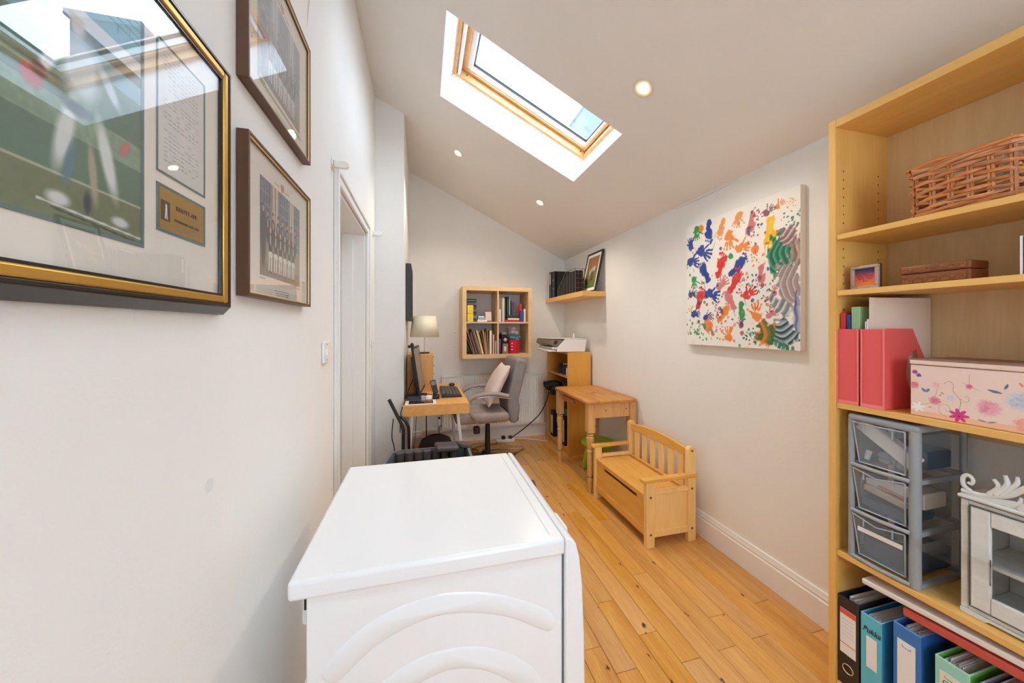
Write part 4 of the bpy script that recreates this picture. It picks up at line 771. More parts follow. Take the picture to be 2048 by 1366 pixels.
# ================================================================== BENCH
b = thing('storage_bench', 'small birch storage bench with slatted back and armrests', 'bench', (1.5, 2.19, 0)); ya, yb = 1.848, 2.53; th = .030
for y0 in (ya, yb-th):
    MB().box(1.328, 1.386, y0, y0+th, 0, .405).build('leg', M_bench, b, bevel=.002)
    q = [(1.633, 0), (1.690, 0), (1.690, .575)]+[(1.6615+.0285*math.cos(a), .575+.026*math.sin(a)) for a in [PI*i/8 for i in range(1, 8)]]+[(1.633, .575)]
    MB().prism(q, 'y', y0, y0+th).build('leg', M_bench, b, bevel=.002)
    MB().box(1.302, 1.695 if y0 < 2 else 1.632, y0-.010 if y0 < 2 else y0-.004, y0+th+.004 if y0 < 2 else y0+th+.01, .4055, .428).build('armrest', M_bench_y, b, bevel=.005) if y0 > 2 else MB().box(1.302, 1.632, y0-.010, y0+th+.004, .4055, .428).box(1.632, 1.695, y0-.012, y0-.0005, .4055, .428).build('armrest', M_bench_y, b, bevel=.004)
    box(1.3865, 1.6325, y0+.0015, y0+th-.004, .325, .350).build('side_rail', M_bench, b, bevel=.0015); box(1.3865, 1.6325, y0+.0015, y0+th-.004, .062, .10).build('side_rail', M_bench, b, bevel=.0015)
    MB().box(1.3865, 1.6325, y0+.014, y0+th-.006, .1005, .3245).build('side_panel', M_bench, b)
fm = MB(); xa, xb = 1.338, 1.352
fm.box(xa, xb, ya+th, yb-th, .112, .262).box(xa, xb, ya+th, 1.965, .262, .300).box(xa, xb, 2.385, yb-th, .262, .300).box(xa, xb, 1.965, 2.385, .284, .300)
fm.build('front_panel', M_bench_y, b, bevel=.001)
MB().box(1.334, 1.356, ya+th, yb-th, .062, .110).build('lower_rail', M_bench_y, b, bevel=.002)
MB().box(xb+.001, 1.63, ya+th, yb-th, .085, .095).box(1.62, 1.63, ya+th, yb-th, .0955, .300).build('inner_box', M_bench, b)
for i in range(3): MB().box(1.333+i*.0965, 1.333+(i+1)*.0965-.001, ya+th+.001, yb-th-.001, .303, .320).build('seat_board', M_bench_y, b, bevel=.0015)
MB().box(1.640, 1.664, ya+th, yb-th, .300, .328).build('lower_back_rail', M_bench_y, b, bevel=.002)
pf = [(ya+th, .535), (yb-th, .535)]+[(yb-th-(yb-ya-2*th)*i/12, .578+.026*math.sin(PI*i/12)) for i in range(13)]
MB().prism(pf, 'x', 1.645, 1.667).build('top_rail', M_bench_y, b, bevel=.003)
for i in range(6): y = ya+th+.035+i*.0975; MB().box(1.649, 1.663, y, y+.050, .3285, .5345).build('slat', M_bench, b, bevel=.0015)
for (x, z) in ((1.358, .312), (1.358, .082), (1.662, .575), (1.662, .335), (1.662, .082)): MB().cyl((x, ya-.0008, z), (x, ya+.001, z), .0075, n=12).build('bolt', mat('bolt_metal', (110, 96, 70), .4, metal=.7), b)
# ================================================================== PINE TABLE
t = thing('pine_table', 'old pine side table with turned legs behind the bench', 'table', (1.53, 2.92, 0)); tx0, tx1, ty0, ty1 = 1.285, 1.762, 2.555, 3.305
c = .055; pl = []
for cx, cy, a0 in ((tx1-.012, ty1-.012, 0), (tx0+c, ty1-c, 90), (tx0+c, ty0+c, 180), (tx1-c, ty0+c, 270)):
    rr = .012 if a0 == 0 else c; pl += [(cx+rr*math.cos(math.radians(a0+15*i)), cy+rr*math.sin(math.radians(a0+15*i))) for i in range(7)]
MB().prism(pl, 'z', .7365, .760).build('tabletop', M_pine, t, bevel=.005, seg=3)
LG = [(.0, .0), (.011, 0), (.014, .02), (.018, .09), (.022, .115), (.022, .125), (.016, .132), (.020, .15), (.021, .30), (.018, .33), (.023, .338), (.023, .345), (.018, .352), (.026, .42), (.026, .455), (.019, .468), (.025, .475), (.025, .483), (.020, .49), (.024, .498)]
LG = [(r*1.22, z) for r, z in LG[1:]]; M_ringd = mat('dark_turned_ring', (96, 62, 36), .5)
for x, y in ((1.335, 2.605), (1.722, 2.605), (1.335, 3.255), (1.722, 3.255)):
    MB().lathe(LG, x, y, 20).box(x-.030, x+.030, y-.030, y+.030, .4985, .7362).build('leg', M_pine_z, t, angle=30)
    lg_ = [c_ for c_ in t.children if c_.name.startswith('leg')][-1]
    for zz_, rr_ in ((.4705, .0262), (.487, .0272), (.3405, .0268), (.128, .0245)): MB().lathe([(rr_, zz_), (rr_+.0015, zz_+.0015), (rr_, zz_+.003)], x, y, 20).build('turned_ring', M_ringd, lg_)
MB().box(1.3655, 1.6915, 2.585, 2.603, .615, .736).build('apron', M_pine_z, t, bevel=.001); MB().box(1.3655, 1.6915, 3.255, 3.273, .615, .736).build('apron', M_pine_z, t)
MB().box(1.700, 1.718, 2.6355, 3.2245, .615, .736).build('apron', M_pine, t); MB().box(1.345, 1.3615, 2.95, 3.2245, .655, .69).build('drawer_runner', M_pine, t)
for x, z in ((1.47, .675), (1.66, .68)): MB().cyl((x, 2.5842, z), (x, 2.5855, z), .0055, n=10).build('knot', mat('knot_dark', (84, 50, 26), .7), t)
MB().lathe([(.0, .7601), (.03, .7602), (.03, .7604), (.0, .7605)], 1.52, 2.90, 20, 1, .45).build('stain', mat('dark_stain', (112, 70, 38), .5), t)
# green stool
t = thing('green_stool', 'lime green plastic child stool under the pine table', 'stool', (1.585, 2.96, 0)); M_lime = mat('lime_plastic', (156, 194, 50), .45)
MB().lathe([(.10, .252), (.14, .256), (.155, .27), (.155, .285), (.145, .298), (.0, .300)][:5]+[(.02, .300)], 1.60, 2.96, 32).build('seat', M_lime, t, angle=50)
for a in (45, 135, 225, 315):
    cx, cy = math.cos(math.radians(a)), math.sin(math.radians(a))
    MB().tube([(1.60+cx*r, 2.96+cy*r, z) for r, z in ((.085, .251), (.105, .17), (.125, .06), (.130, .012), (.130, 0))], [.019, .024, .026, .022, .014], 14).build('leg', M_lime, t, angle=70)
# ================================================================== SHELF UNIT + PRINTER
u = thing('low_shelf_unit', 'waist-high birch shelf unit in the far right corner', 'shelving', (1.62, 3.7, 0)); ux0, ux1, uy0, uy1, uh = 1.482, 1.748, 3.392, 4.03, 1.100
box(ux0, ux1, uy0, uy0+.018, 0, uh).build('side_panel', M_unit, u, bevel=.001); box(ux0, ux1, uy1-.018, uy1, 0, uh).build('side_panel', M_unit, u, bevel=.001)
box(ux0+.002, ux1, uy0+.0185, uy1-.0185, uh-.020, uh-.001).build('top_board', M_unit, u)
for z in (.822, .572, .052): box(ux0+.004, ux1-.006, uy0+.0185, uy1-.0185, z, z+.018).build('shelf', M_unit, u)
box(ux1-.0055, ux1-.001, uy0+.0185, uy1-.0185, .03, uh-.021).build('back_panel', mat('unit_back', (150, 92, 44), .7), u); box(ux0+.02, ux0+.034, uy0+.0185, uy1-.0185, 0, .0515).build('plinth', M_unit, u)
def jar(x, y, z, r, h, m, lb, cap=None):
    t = thing('storage_jar', lb, 'jar', (x, y, z)); MB().lathe([(r*.9, 0+z), (r, z+.004), (r, z+h*.8), (r*.8, z+h*.86)], x, y, 18).build('body', m, t); MB().lathe([(r*.82, z+h*.865), (r*.85, z+h), (r*.5, z+h+.003)], x, y, 18).build('lid', cap or M_chrome, t)
jar(1.56, 3.62, .8405, .045, .125, M_dark, 'dark canister with a silver lid on the shelf unit'); jar(1.55, 3.74, .8405, .04, .11, M_dark, 'black canister behind the silver lidded one', M_black); jar(1.52, 3.475, .8405, .022, .10, M_whitep, 'small white tub at the near end of the shelf unit')
jar(1.60, 3.54, .8405, .035, .15, M_black, 'tall black pot at the back of the shelf unit', M_black)
bgs = MB()
for i, (y, z, r) in enumerate([(3.66, .665, .07), (3.76, .70, .06), (3.84, .655, .065), (3.72, .62, .06), (3.90, .70, .05)]): bgs.ball((1.50, y, z), (.11, r, r*.62), 12)
t = thing('camera_bag', 'bulky black bag spilling off the middle shelf of the unit', 'bag', (1.5, 3.75, .59)); bgs.build('pouch', M_blackm, t, angle=120)
MB().tube(spline([(1.42, 3.84, .66), (1.385, 3.86, .68), (1.40, 3.90, .72)], 5), .010, 8).build('strap', M_blackm, t)
tag(box(1.49, 1.70, 3.44, 3.575, .591, .765).build('black_case', M_black, bevel=.006), 'flat-topped black case on the middle shelf of the unit', 'case')
for y0, y1, z1, lb in ((3.50, 3.585, .40, 'black box file with cream spine, nearest on the low shelf'), (3.62, 3.71, .38, 'black box file with cream spine, middle of the low shelf'), (3.84, 3.93, .37, 'black box file with cream spine, furthest on the low shelf')):
    t = thing('box_file', lb, 'file', (1.6, (y0+y1)/2, .07)); box(1.489, 1.72, y0, y1, .0705, z1).build('case', M_blackm, t, bevel=.002); box(1.4875, 1.4888, y0+.012, y1-.012, .11, z1-.05).build('spine_label', mat('cream_spine', (206, 190, 160), .7), t)
tag(box(1.50, 1.70, 3.44, 3.62, .4015, .47).build('green_pouch', mat('bottle_green', (40, 96, 70), .7), bevel=.01), 'bottle green pouch resting on the near black box file', 'pouch')
p = thing('printer', 'white inkjet printer on top of the shelf unit', 'printer', (1.5, 3.62, 1.1)); zb = 1.1012; py0, py1 = 3.43, 3.87
MB().prism([(1.375, zb+.004), (1.70, zb), (1.722, zb+.135), (1.465, zb+.135), (1.385, zb+.058)], 'y', py0, py1).build('body', M_whitep, p, bevel=.006, seg=3)
MB().prism([(1.295, zb+.146), (1.72, zb+.142), (1.722, zb+.1365), (1.475, zb+.1365), (1.44, zb+.142)], 'y', py0, py1).build('scanner_lid', M_whitep, p, bevel=.003)
MB().prism([(1.30, zb+.140), (1.460, zb+.132), (1.385, zb+.060), (1.335, zb+.062), (1.285, zb+.09)], 'y', py0+.004, py1-.004).build('control_panel', mat('printer_taupe', (126, 112, 98), .3), p, bevel=.004)
MB().box(1.32, 1.384, py0+.01, py1-.01, zb+.030, zb+.056).build('output_tray', M_whitep, p, bevel=.006); MB().box(1.285, 1.373, py0+.02, py1-.02, zb+.004, zb+.026).build('paper_tray', M_whitep, p, bevel=.008)
MB().hexa([(1.30, py0+.0005, zb+.115), (1.34, py0+.0005, zb+.122), (1.33, py0+.003, zb+.095), (1.29, py0+.003, zb+.088), (1.30, py0+.003, zb+.115), (1.34, py0+.003, zb+.122), (1.33, py0+.0005, zb+.095), (1.29, py0+.0005, zb+.088)]) if False else None
MB().hexa([(1.335, py0+.001, zb+.085), (1.365, py0+.001, zb+.085), (1.365, py0+.0038, zb+.085), (1.335, py0+.0038, zb+.085), (1.350, py0+.001, zb+.122), (1.385, py0+.001, zb+.122), (1.385, py0+.0038, zb+.122), (1.350, py0+.0038, zb+.122)]).build('screen', M_black, p)
tag(MB().lathe([(.012, 0), (.012, .04), (.006, .048)], 1.71, 3.75, 14).build('glue_stick', M_whitep), 'small white cap standing behind the printer', 'cap'); bpy.data.objects['glue_stick'].location.z = zb+.145+.024
# ================================================================== FLOATING SHELF
sh = MB().box(1.512, 1.769, 3.112, 4.169, 1.676, 1.727).build('floating_shelf', M_oak, bevel=.001); tag(sh, 'thick floating birch shelf high in the far right corner', 'shelf')
sh.data.materials[0] = M_birch_h
zs = 1.7278
upright('ring_binder', 'dark maroon binder at the far end of the corner shelf', 'binder', 1.535, 1.72, 4.125, 4.150, zs, zs+.25, mat('maroon', (70, 36, 36), .6))
upright('ring_binder', 'white binder on the corner shelf beside the maroon one', 'binder', 1.525, 1.75, 4.085, 4.118, zs, zs+.33, M_paper)
t = upright('lever_arch_file', 'black lever arch file with white label on the corner shelf', 'file', 1.525, 1.755, 3.995, 4.075, zs, zs+.325, M_black); box(1.5238, 1.5248, 4.02, 4.05, zs+.17, zs+.30).build('label', M_paper, t)
t = upright('lever_arch_file', 'black lever arch file with silver label on the corner shelf', 'file', 1.53, 1.755, 3.905, 3.985, zs, zs+.318, M_black); box(1.5288, 1.5298, 3.925, 3.965, zs+.20, zs+.225).build('label', M_grey, t); box(1.5288, 1.5298, 3.925, 3.965, zs+.10, zs+.12).build('label', M_grey, t)
upright('black_folder', 'plain black folder next to the wire rack on the corner shelf', 'folder', 1.56, 1.75, 3.80, 3.895, zs, zs+.30, M_blackm)
wr = thing('wire_file_rack', 'black wire magazine rack with sloping side on the corner shelf', 'rack', (1.62, 3.5, 1.7275)); M_wire = mat('wire_brown', (120, 104, 98), .4, metal=.4)
def rack_h(y): return zs+ (.075+.175*(3.78-y)/.22 if y > 3.56 else .25)
for x in (1.525, 1.628):
    pts = [(x, 3.78, zs+.003), (x, 3.78, zs+.075), (x, 3.56, zs+.25), (x, 3.30, zs+.25), (x, 3.30, zs+.003), (x, 3.78, zs+.003)]
    MB().tube(pts, .003, 6).build('outline_wire', M_wire, wr)
    for y in (3.72, 3.66, 3.60, 3.52, 3.45, 3.38): MB().tube([(x, y, zs+.003), (x, y, rack_h(y))], .002, 6).build('upright_wire', M_wire, wr)
for z in (.05, .10, .15, .20, .25): MB().tube([(1.525, 3.30, zs+z), (1.628, 3.30, zs+z)], .002, 6).build('cross_wire', M_wire, wr)
for i, (a, m) in enumerate(((1.532, M_blackm), (1.555, mat('brown_cover', (66, 40, 34), .6)), (1.578, M_blackm), (1.601, MATS['maroon']))):
    Mx = Matrix.Identity(4); tag(MB().prism([(3.315, zs+.004), (3.75, zs+.004), (3.75, zs+.06), (3.56, zs+.22), (3.315, zs+.235)], 'x', a, a+.018).build('magazine', m, bevel=.001), ['black bound magazine at the front of the wire rack', 'dark brown magazine second in the wire rack', 'black magazine third in the wire rack', 'maroon magazine at the back of the wire rack'][i], 'magazine', 'magazines in the wire rack')
ang = math.atan2(.095, .43); LM = Matrix.Translation((1.650, 3.29, zs))@Matrix.Rotation(ang, 4, 'Y')
t = thing('leaning_poster_frame', 'black framed football action picture leaning on the corner shelf', 'picture', (1.65, 3.29, zs)); hw, hh = .165, .44
MB(LM).box(0, .018, -hw, hw, 0, .018).box(0, .018, -hw, hw, hh-.018, hh).box(0, .018, -hw, -hw+.018, .018, hh-.018).box(0, .018, hw-.018, hw, .018, hh-.018).build('frame', M_black, t, bevel=.001)
MB(LM).box(.006, .012, -hw+.0185, hw-.0185, .0185, hh-.0185).build('mount_board', M_paper, t)
pc = Pic(60, 90, (96, 92, 60)); pc.put(pc.noise(14), (156, 140, 70), .8); pc.put((pc.Y > .62)*pc.noise(22), (176, 96, 70), .9); pc.put((pc.Y < .25)*pc.noise(18), (90, 130, 60), .9)
for x, y, c in ((.35, .5, (220, 210, 120)), (.6, .45, (60, 66, 96)), (.5, .6, (206, 190, 180)), (.7, .6, (226, 222, 214)), (.3, .3, (200, 190, 60)), (.62, .3, (50, 50, 60)), (.5, .72, (170, 110, 90))): pc.ell(x, y, .09, .14, 10, c, .85, .4, dry=.5)
a = LM@Vector((.0055, hw-.045, .05)); bb = LM@Vector((.0055, -hw+.045, .05)); cc = LM@Vector((.0055, hw-.045, hh-.05)); print_plane('poster', pc, a, bb-a, cc-a, t, .4)
# ================================================================== CUBE SHELF ON THE FAR WALL
k = thing('cube_wall_shelf', 'square four-compartment wall shelf in pale oak', 'shelving', (.81, 4.0, 1.02)); kx0, kx1, kz0, kz1, ky0, ky1 = .414, 1.214, 1.020, 1.822, 3.80, 4.168; fw = .045
box(kx0, kx0+fw, ky0, ky1, kz0, kz1).build('side_panel', M_oak, k, bevel=.001); box(kx1-fw, kx1, ky0, ky1, kz0, kz1).build('side_panel', M_oak, k, bevel=.001)
box(kx0+fw, kx1-fw, ky0, ky1, kz1-fw, kz1).build('top_board', M_oak, k); box(kx0+fw, kx1-fw, ky0, ky1, kz0, kz0+fw).build('bottom_board', M_oak, k)
km = (kx0+kx1)/2; kzm = (kz0+kz1)/2
box(km-.0085, km+.0085, ky0+.003, ky1, kz0+fw, kz1-fw).build('divider', M_oak, k); MB().box(kx0+fw, km-.009, ky0+.003, ky1, kzm-.0085, kzm+.0085).box(km+.009, kx1-fw, ky0+.003, ky1, kzm-.0085, kzm+.0085).build('shelf', M_oak, k)
zt, zl = kzm+.0092, kz0+fw+.0006
CB = {}
def cm_(c):
    if c not in CB: CB[c] = mat('cover_%d_%d_%d' % c, c, .55)
    return CB[c]
def book(lb, x0, x1, z0, h, c, tilt=0, y0=3.83, dep=.16, grp=None, cat='book', nm='book', pages=True):
    Mx = Matrix.Translation((x0, 0, z0))@Matrix.Rotation(tilt, 4, 'Y')@Matrix.Translation((-x0, 0, -z0))
    t = thing(nm, lb, cat, (x0, y0, z0), grp)
    e = .0018 if x1-x0 > .008 else .0008
    MB(Mx).box(x0, x1, y0, y0+.002, z0, z0+h).box(x0, x0+e, y0+.002, y0+dep, z0, z0+h).box(x1-e, x1, y0+.002, y0+dep, z0, z0+h).build('cover', cm_(c), t)
    MB(Mx).box(x0+e, x1-e, y0+.003, y0+dep-.003, z0+.002, z0+h-.004).build('pages', M_paper, t); return t
G1 = 'cases stacked in the upper left cube'
cols = [(36, 36, 38), (120, 122, 124), (30, 30, 32), (90, 92, 96), (26, 26, 28), (60, 62, 66), (34, 40, 40)]
for i in range(7):
    t = thing('disc_case', 'dark flat case, %s in the stack in the upper left cube' % ['bottom one', 'second from bottom', 'third from bottom', 'middle one', 'third from top', 'second from top', 'topmost'][i], 'case', (.52, 3.9, zt+i*.037), G1)
    box(.467, .578-(i % 2)*.004, 3.87, 4.02, zt+i*.0372, zt+.0365+i*.0372).build('case', cm_(cols[i]), t, bevel=.001); box(.474, .57, 3.8692, 3.8698, zt+.012+i*.0372, zt+.018+i*.0372).build('title_strip', M_grey, t)
for i in range(2):
    t = thing('yellow_carton', ['yellow carton on the shelf, lower of the pair', 'yellow carton on top of the other yellow one'][i], 'carton', (.5, 3.83, zt+i*.09)); box(.471, .535, 3.815, 3.866, zt+.0005+i*.0925, zt+.090+i*.0925).build('carton', cm_((236, 208, 50)), t, bevel=.001); box(.49, .52, 3.8142, 3.8148, zt+.02+i*.0925, zt+.05+i*.0925).build('sticker', cm_((206, 190, 130)), t)
for i, (x0, x1, h, c) in enumerate([(.585, .695, .022, (226, 226, 224)), (.592, .68, .02, (150, 176, 200)), (.60, .665, .018, (210, 220, 230))]): tag(box(x0, x1, 3.84, 3.93, zt+.0005+i*.0225, zt+.0005+i*.0225+h).build('small_carton', cm_(c), bevel=.001), ['flat white carton at the bottom of the small pile', 'pale blue carton in the middle of the small pile', 'small white carton topping the pile by the yellow cartons'][i], 'carton')
t = thing('desk_calendar', 'small white card with a red header in the upper left cube', 'calendar', (.72, 3.88, zt)); MX = Matrix.Translation((.72, 3.88, zt+.003))@Matrix.Rotation(-.2, 4, 'X'); MB(MX).box(-.04, .04, 0, .008, 0, .13).build('board', cm_((120, 60, 56)), t); MB(MX).box(-.034, .034, -.001, -.0002, .01, .115).build('page', cm_((206, 196, 190)), t)
G2 = 'books standing in the upper right cube'
for lb, x0, x1, h, c, tl in [('grey hardback, far left in the upper right cube', .832, .852, .30, (150, 140, 134), 0), ('taupe hardback second in the upper right cube', .853, .872, .29, (132, 122, 112), 0), ('thick cream book in the upper right cube', .874, .900, .275, (214, 196, 172), .0), ('thin sage green book in the upper right cube', .902, .912, .27, (70, 92, 80), 0), ('dark green book with pale lettering', .930, .944, .215, (24, 70, 66), 0), ('black and white spined book', .946, .958, .218, (38, 60, 56), 0), ('cream and black thin book', .960, .968, .22, (206, 206, 190), 0), ('navy blue book in the upper right cube', .970, .990, .17, (34, 40, 66), 0), ('purple paperback in the upper right cube', .992, 1.008, .155, (92, 60, 104), 0), ('grey-brown paperback beside the purple one', 1.010, 1.022, .155, (80, 70, 66), 0)]:
    z0 = zt if x0 < .92 else zt+.078; book(lb, x0, x1, z0, h-(0 if x0 < .92 else .0), c, tl, grp=G2, y0=3.86 if x0 < .92 else 3.87, dep=.15)
tag(box(.826, .850, 3.815, 3.855, zt+.0005, zt+.14).build('white_packet', cm_((216, 214, 208)), bevel=.001), 'white packet standing in front of the grey hardback', 'packet')
for i, (lb, x0, x1, z0, z1, c) in enumerate([('red book lying flat at the bottom of the upper right cube', .905, 1.075, 0, .022, (190, 40, 44)), ('white paged book lying second from the bottom', .935, 1.07, .0225, .042, (232, 206, 204)), ('dark green book lying flat under the upright books', .925, 1.065, .0425, .0775, (30, 56, 42))]): tag(box(x0, x1, 3.83, 4.02, zt+.0004+z0, zt+z1).build('flat_book', cm_(c), bevel=.002), lb, 'book')
t = thing('red_flask', 'red cylindrical flask in the upper right cube', 'flask', (1.10, 3.87, zt)); MB().lathe([(.020, zt+.0004), (.022, zt+.003), (.022, zt+.15), (.018, zt+.16)], 1.102, 3.90, 18).build('body', cm_((206, 34, 46)), t); MB().lathe([(.019, zt+.161), (.020, zt+.165), (.020, zt+.205), (.014, zt+.21)], 1.102, 3.90, 18).build('cap', cm_((214, 44, 50)), t)
book('blue and red paperback leaning before the red flask', 1.080, 1.118, zt, .135, (62, 66, 140), 0, y0=3.83, dep=.03); book('white book at the right end of the upper right cube', 1.130, 1.152, zt, .15, (228, 224, 214), 0, y0=3.85)
G3 = 'magazines leaning in the lower left cube'
mg = [(.535, .26, (70, 100, 76), -.38), (.548, .30, (206, 92, 84), -.30), (.566, .245, (84, 70, 76), -.30), (.578, .262, (120, 110, 116), -.30), (.592, .30, (60, 50, 44), -.30), (.608, .30, (150, 128, 84), -.30), (.622, .285, (186, 150, 90), -.30), (.640, .285, (230, 226, 216), -.26), (.650, .27, (226, 170, 86), -.24), (.670, .255, (120, 66, 66), -.22), (.680, .275, (206, 170, 120), -.14), (.692, .255, (190, 150, 110), -.1), (.706, .295, (150, 120, 90), -.06)]
nm_ = ['green', 'coral red', 'dark plum', 'grey mauve', 'dark brown', 'olive', 'mustard', 'white', 'orange', 'maroon', 'tan', 'light brown', 'brown']
for i, (x, h, c, tl) in enumerate(mg): book('%s magazine leaning left in the lower left cube' % nm_[i], x, x+.0095, zl+.0035, h-.01, c, tl, grp=G3, y0=3.835+.004*(i % 3), nm='magazine', cat='magazine')
book('thick white paperback upright in the lower left cube', .722, .746, zl, .265, (224, 220, 200), 0, grp=G3); book('red spined booklet beside the thick white paperback', .752, .761, zl, .235, (176, 60, 60), 0, grp=G3); book('cream booklet in the lower left cube', .762, .775, zl, .22, (214, 190, 160), 0, grp=G3); book('thin white booklet at the right of the lower left cube', .790, .797, zl, .15, (226, 226, 226), 0, grp=G3)
# lower right cube
tag(MB().prism([(.828, zl), (.852, zl), (.858, zl+.17), (.834, zl+.175)], 'y', 3.84, 3.99).build('purple_folder', cm_((84, 56, 140)), bevel=.002), 'purple folder leaning at the left of the lower right cube', 'folder')
t = thing('craft_box', 'brown kraft box with a pale label in the lower right cube', 'box', (.90, 3.9, zl)); box(.872, .938, 3.83, 3.96, zl, zl+.115).build('box', cm_((140, 112, 84)), t, bevel=.002); box(.888, .914, 3.8288, 3.8296, zl+.03, zl+.085).build('label', cm_((216, 208, 180)), t)
tag(box(.864, .934, 3.84, 4.0, zl+.116, zl+.215).build('black_box', M_blackm, bevel=.004), 'black box with a rosette resting on the kraft box', 'box')
tag(MB().ball((.905, 3.834, zl+.16), (.02, .006, .02), 12).build('rosette', cm_((190, 170, 170))), 'small pale rosette on the black box', 'rosette')
tag(box(.868, .93, 3.86, 3.98, zl+.216, zl+.245).build('grey_pad', cm_((150, 136, 126)), bevel=.008), 'grey pad on top of the black box', 'pad')
t = thing('red_bucket', 'glossy red bucket with three white studs', 'bucket', (1.02, 3.9, zl)); MB().lathe([(.066, zl), (.068, zl+.003), (.080, zl+.15), (.083, zl+.152), (.078, zl+.156)], 1.020, 3.91, 28).build('body', cm_((212, 24, 54)), t)
for i in range(3): MB().ball((.985, 3.8405-.001*i+.0, zl+.045+i*.036), .0075, 8).build('stud', M_whitep, t)
fb_ = MB()
for i in range(10): a = i*.63; fb_.ball((1.03+.05*math.cos(a), 3.91+.04*math.sin(a), zl+.172+.012*math.sin(i*2.2)), (.036, .034, .024), 10)
tag(fb_.build('teal_cloth', cm_((60, 120, 140)), angle=180), 'bundled teal cloth stuffed in the red bucket', 'cloth')
fb_ = MB()
for i in range(11): fb_.ball((1.03+random.uniform(-.035, .035), 3.93+random.uniform(-.03, .03), zl+.255+random.uniform(-.025, .035)), (.034, .03, .03), 9)
tag(fb_.build('crumpled_paper_bag', mat('crumpled_taupe', (206, 198, 190), .7, bump=.8, bscale=60), angle=180), 'crumpled taupe bag above the teal cloth', 'bag')
# ================================================================== RADIATOR
r = thing('radiator', 'white panel radiator under the cube shelf', 'radiator', (.83, 4.12, .16)); rx0, rx1, rz0, rz1 = .212, 1.458, .165, .789; M_rad = mat('radiator_enamel', (246, 245, 240), .35)
box(rx0, rx1, 4.104, 4.116, rz0, rz1).build('panel', M_rad, r, bevel=.003)
rb = MB(); n = 37
for i in range(n):
    x = rx0+.02+i*(rx1-rx0-.04)/(n-1); rb.prism([(x-.011, 4.1038), (x-.007, 4.093), (x+.007, 4.093), (x+.011, 4.1038)], 'z', rz0+.03, rz1-.035)
rb2 = rb.build('pressed_rib', M_rad, r, angle=20); rb2['kind'] = 'stuff'
box(rx0, rx1, 4.090, 4.150, rz1+.0005, rz1+.006).build('top_grille', M_rad, r); box(rx0-.004, rx0-.0005, 4.095, 4.150, rz0, rz1).build('end_cap', M_rad, r); box(rx1+.0005, rx1+.004, 4.095, 4.150, rz0, rz1).build('end_cap', M_rad, r)
box(rx0+.1, rx1-.1, 4.1165, 4.1695, rz0+.1, rz1-.1).build('bracket', M_rad, r)
MB().tube([(rx0-.005, 4.12, rz0+.05), (rx0-.035, 4.12, rz0+.05)], .008, 8).tube([(rx0-.035, 4.12, .005), (rx0-.035, 4.12, rz0+.05)], .008, 8).build('pipe', M_chrome, r)
MB().lathe([(.016, rz0+.055), (.018, rz0+.06), (.018, rz0+.12), (.012, rz0+.13)], rx0-.035, 4.12, 14).build('valve', M_whitep, r); MB().lathe([(.012, rz0+.131), (.013, rz0+.15), (.008, rz0+.155)], rx0-.035, 4.12, 14).build('valve_cap', M_dark, r)
# ================================================================== DESK AND WHAT STANDS ON IT
d = thing('desk', 'narrow birch desk with white legs along the alcove wall', 'desk', (.1, 3.35, 0)); dx0, dx1, dy0, dy1 = -.156, .362, 2.815, 3.88
MB().box(dx0, dx1, dy0, dy1, .735, .750).build('desktop', M_desk, d, bevel=.001); MB().box(dx0, dx1, dy0, dy0+.018, .665, .7345).box(dx0, dx1, dy1-.018, dy1, .665, .7345).box(dx0, dx0+.015, dy0+.0185, dy1-.0185, .665, .7345).box(dx0+.016, dx1-.02, dy0+.0185, dy1-.0185, .668, .678).build('drawer_case', M_desk, d, bevel=.001)
for a, b_ in ((dy0+.020, (dy0+dy1)/2-.002), ((dy0+dy1)/2+.002, dy1-.020)):
    q = MB().box(dx1-.016, dx1, a, b_, .667, .7335).build('drawer', M_desk, d, bevel=.001)
for y in (2.90, 3.80):
    for xa, xb in ((-.085, -.142), (.275, .345)): MB().hexa([(xb-.012, y-.014, 0), (xb+.012, y-.014, 0), (xb+.012, y+.014, 0), (xb-.012, y+.014, 0), (xa-.012, y-.014, .6645), (xa+.012, y-.014, .6645), (xa+.012, y+.014, .6645), (xa-.012, y+.014, .6645)]).build('leg', M_trim, d, bevel=.002)
    box(-.12, .30, y-.008, y+.008, .18, .20).build('crossbar', M_trim, d) if y > 3.5 else None
c = thing('desk_drawer_cabinet', 'small upright birch drawer cabinet at the back of the desk', 'cabinet', (-.03, 3.6, .75)); box(-.150, .078, 3.42, 3.76, .7508, 1.108).build('carcass', M_desk_z, c, bevel=.001)
for i in range(4): z = .758+i*.087; q = box(.0785, .092, 3.424, 3.756, z, z+.083).build('drawer', M_desk_z, c, bevel=.001); MB().cyl((.0925, 3.59, z+.05), (.1, 3.59, z+.05), .008, n=10).build('knob', M_dark, q)
l = thing('table_lamp', 'table lamp with cream drum shade on the drawer cabinet', 'lamp', (.01, 3.55, 1.1085)); box(-.036, .056, 3.51, 3.59, 1.1087, 1.1205).build('base', M_black, l, bevel=.002); MB().cyl((.01, 3.55, 1.1208), (.01, 3.55, 1.30), .005, n=10).build('pole', M_chrome, l)
MB().add([(.01+r_*math.cos(2*PI*j/40), 3.55+r_*math.sin(2*PI*j/40), z) for r_, z in ((.142, 1.272), (.113, 1.478)) for j in range(40)], [(j, (j+1) % 40, 40+(j+1) % 40, 40+j) for j in range(40)]).build('shade', mat('cream_shade', (232, 224, 198), .5, noise=.08, nscale=5), l, solid=.002)
MB().tube([(.01, 3.55, 1.31), (.01, 3.655, 1.32)], .0015, 5).tube([(.01, 3.55, 1.31), (.01, 3.445, 1.32)], .0015, 5).lathe([(.014, 1.30), (.014, 1.35)], .01, 3.55, 12).build('shade_carrier', M_grey, l)
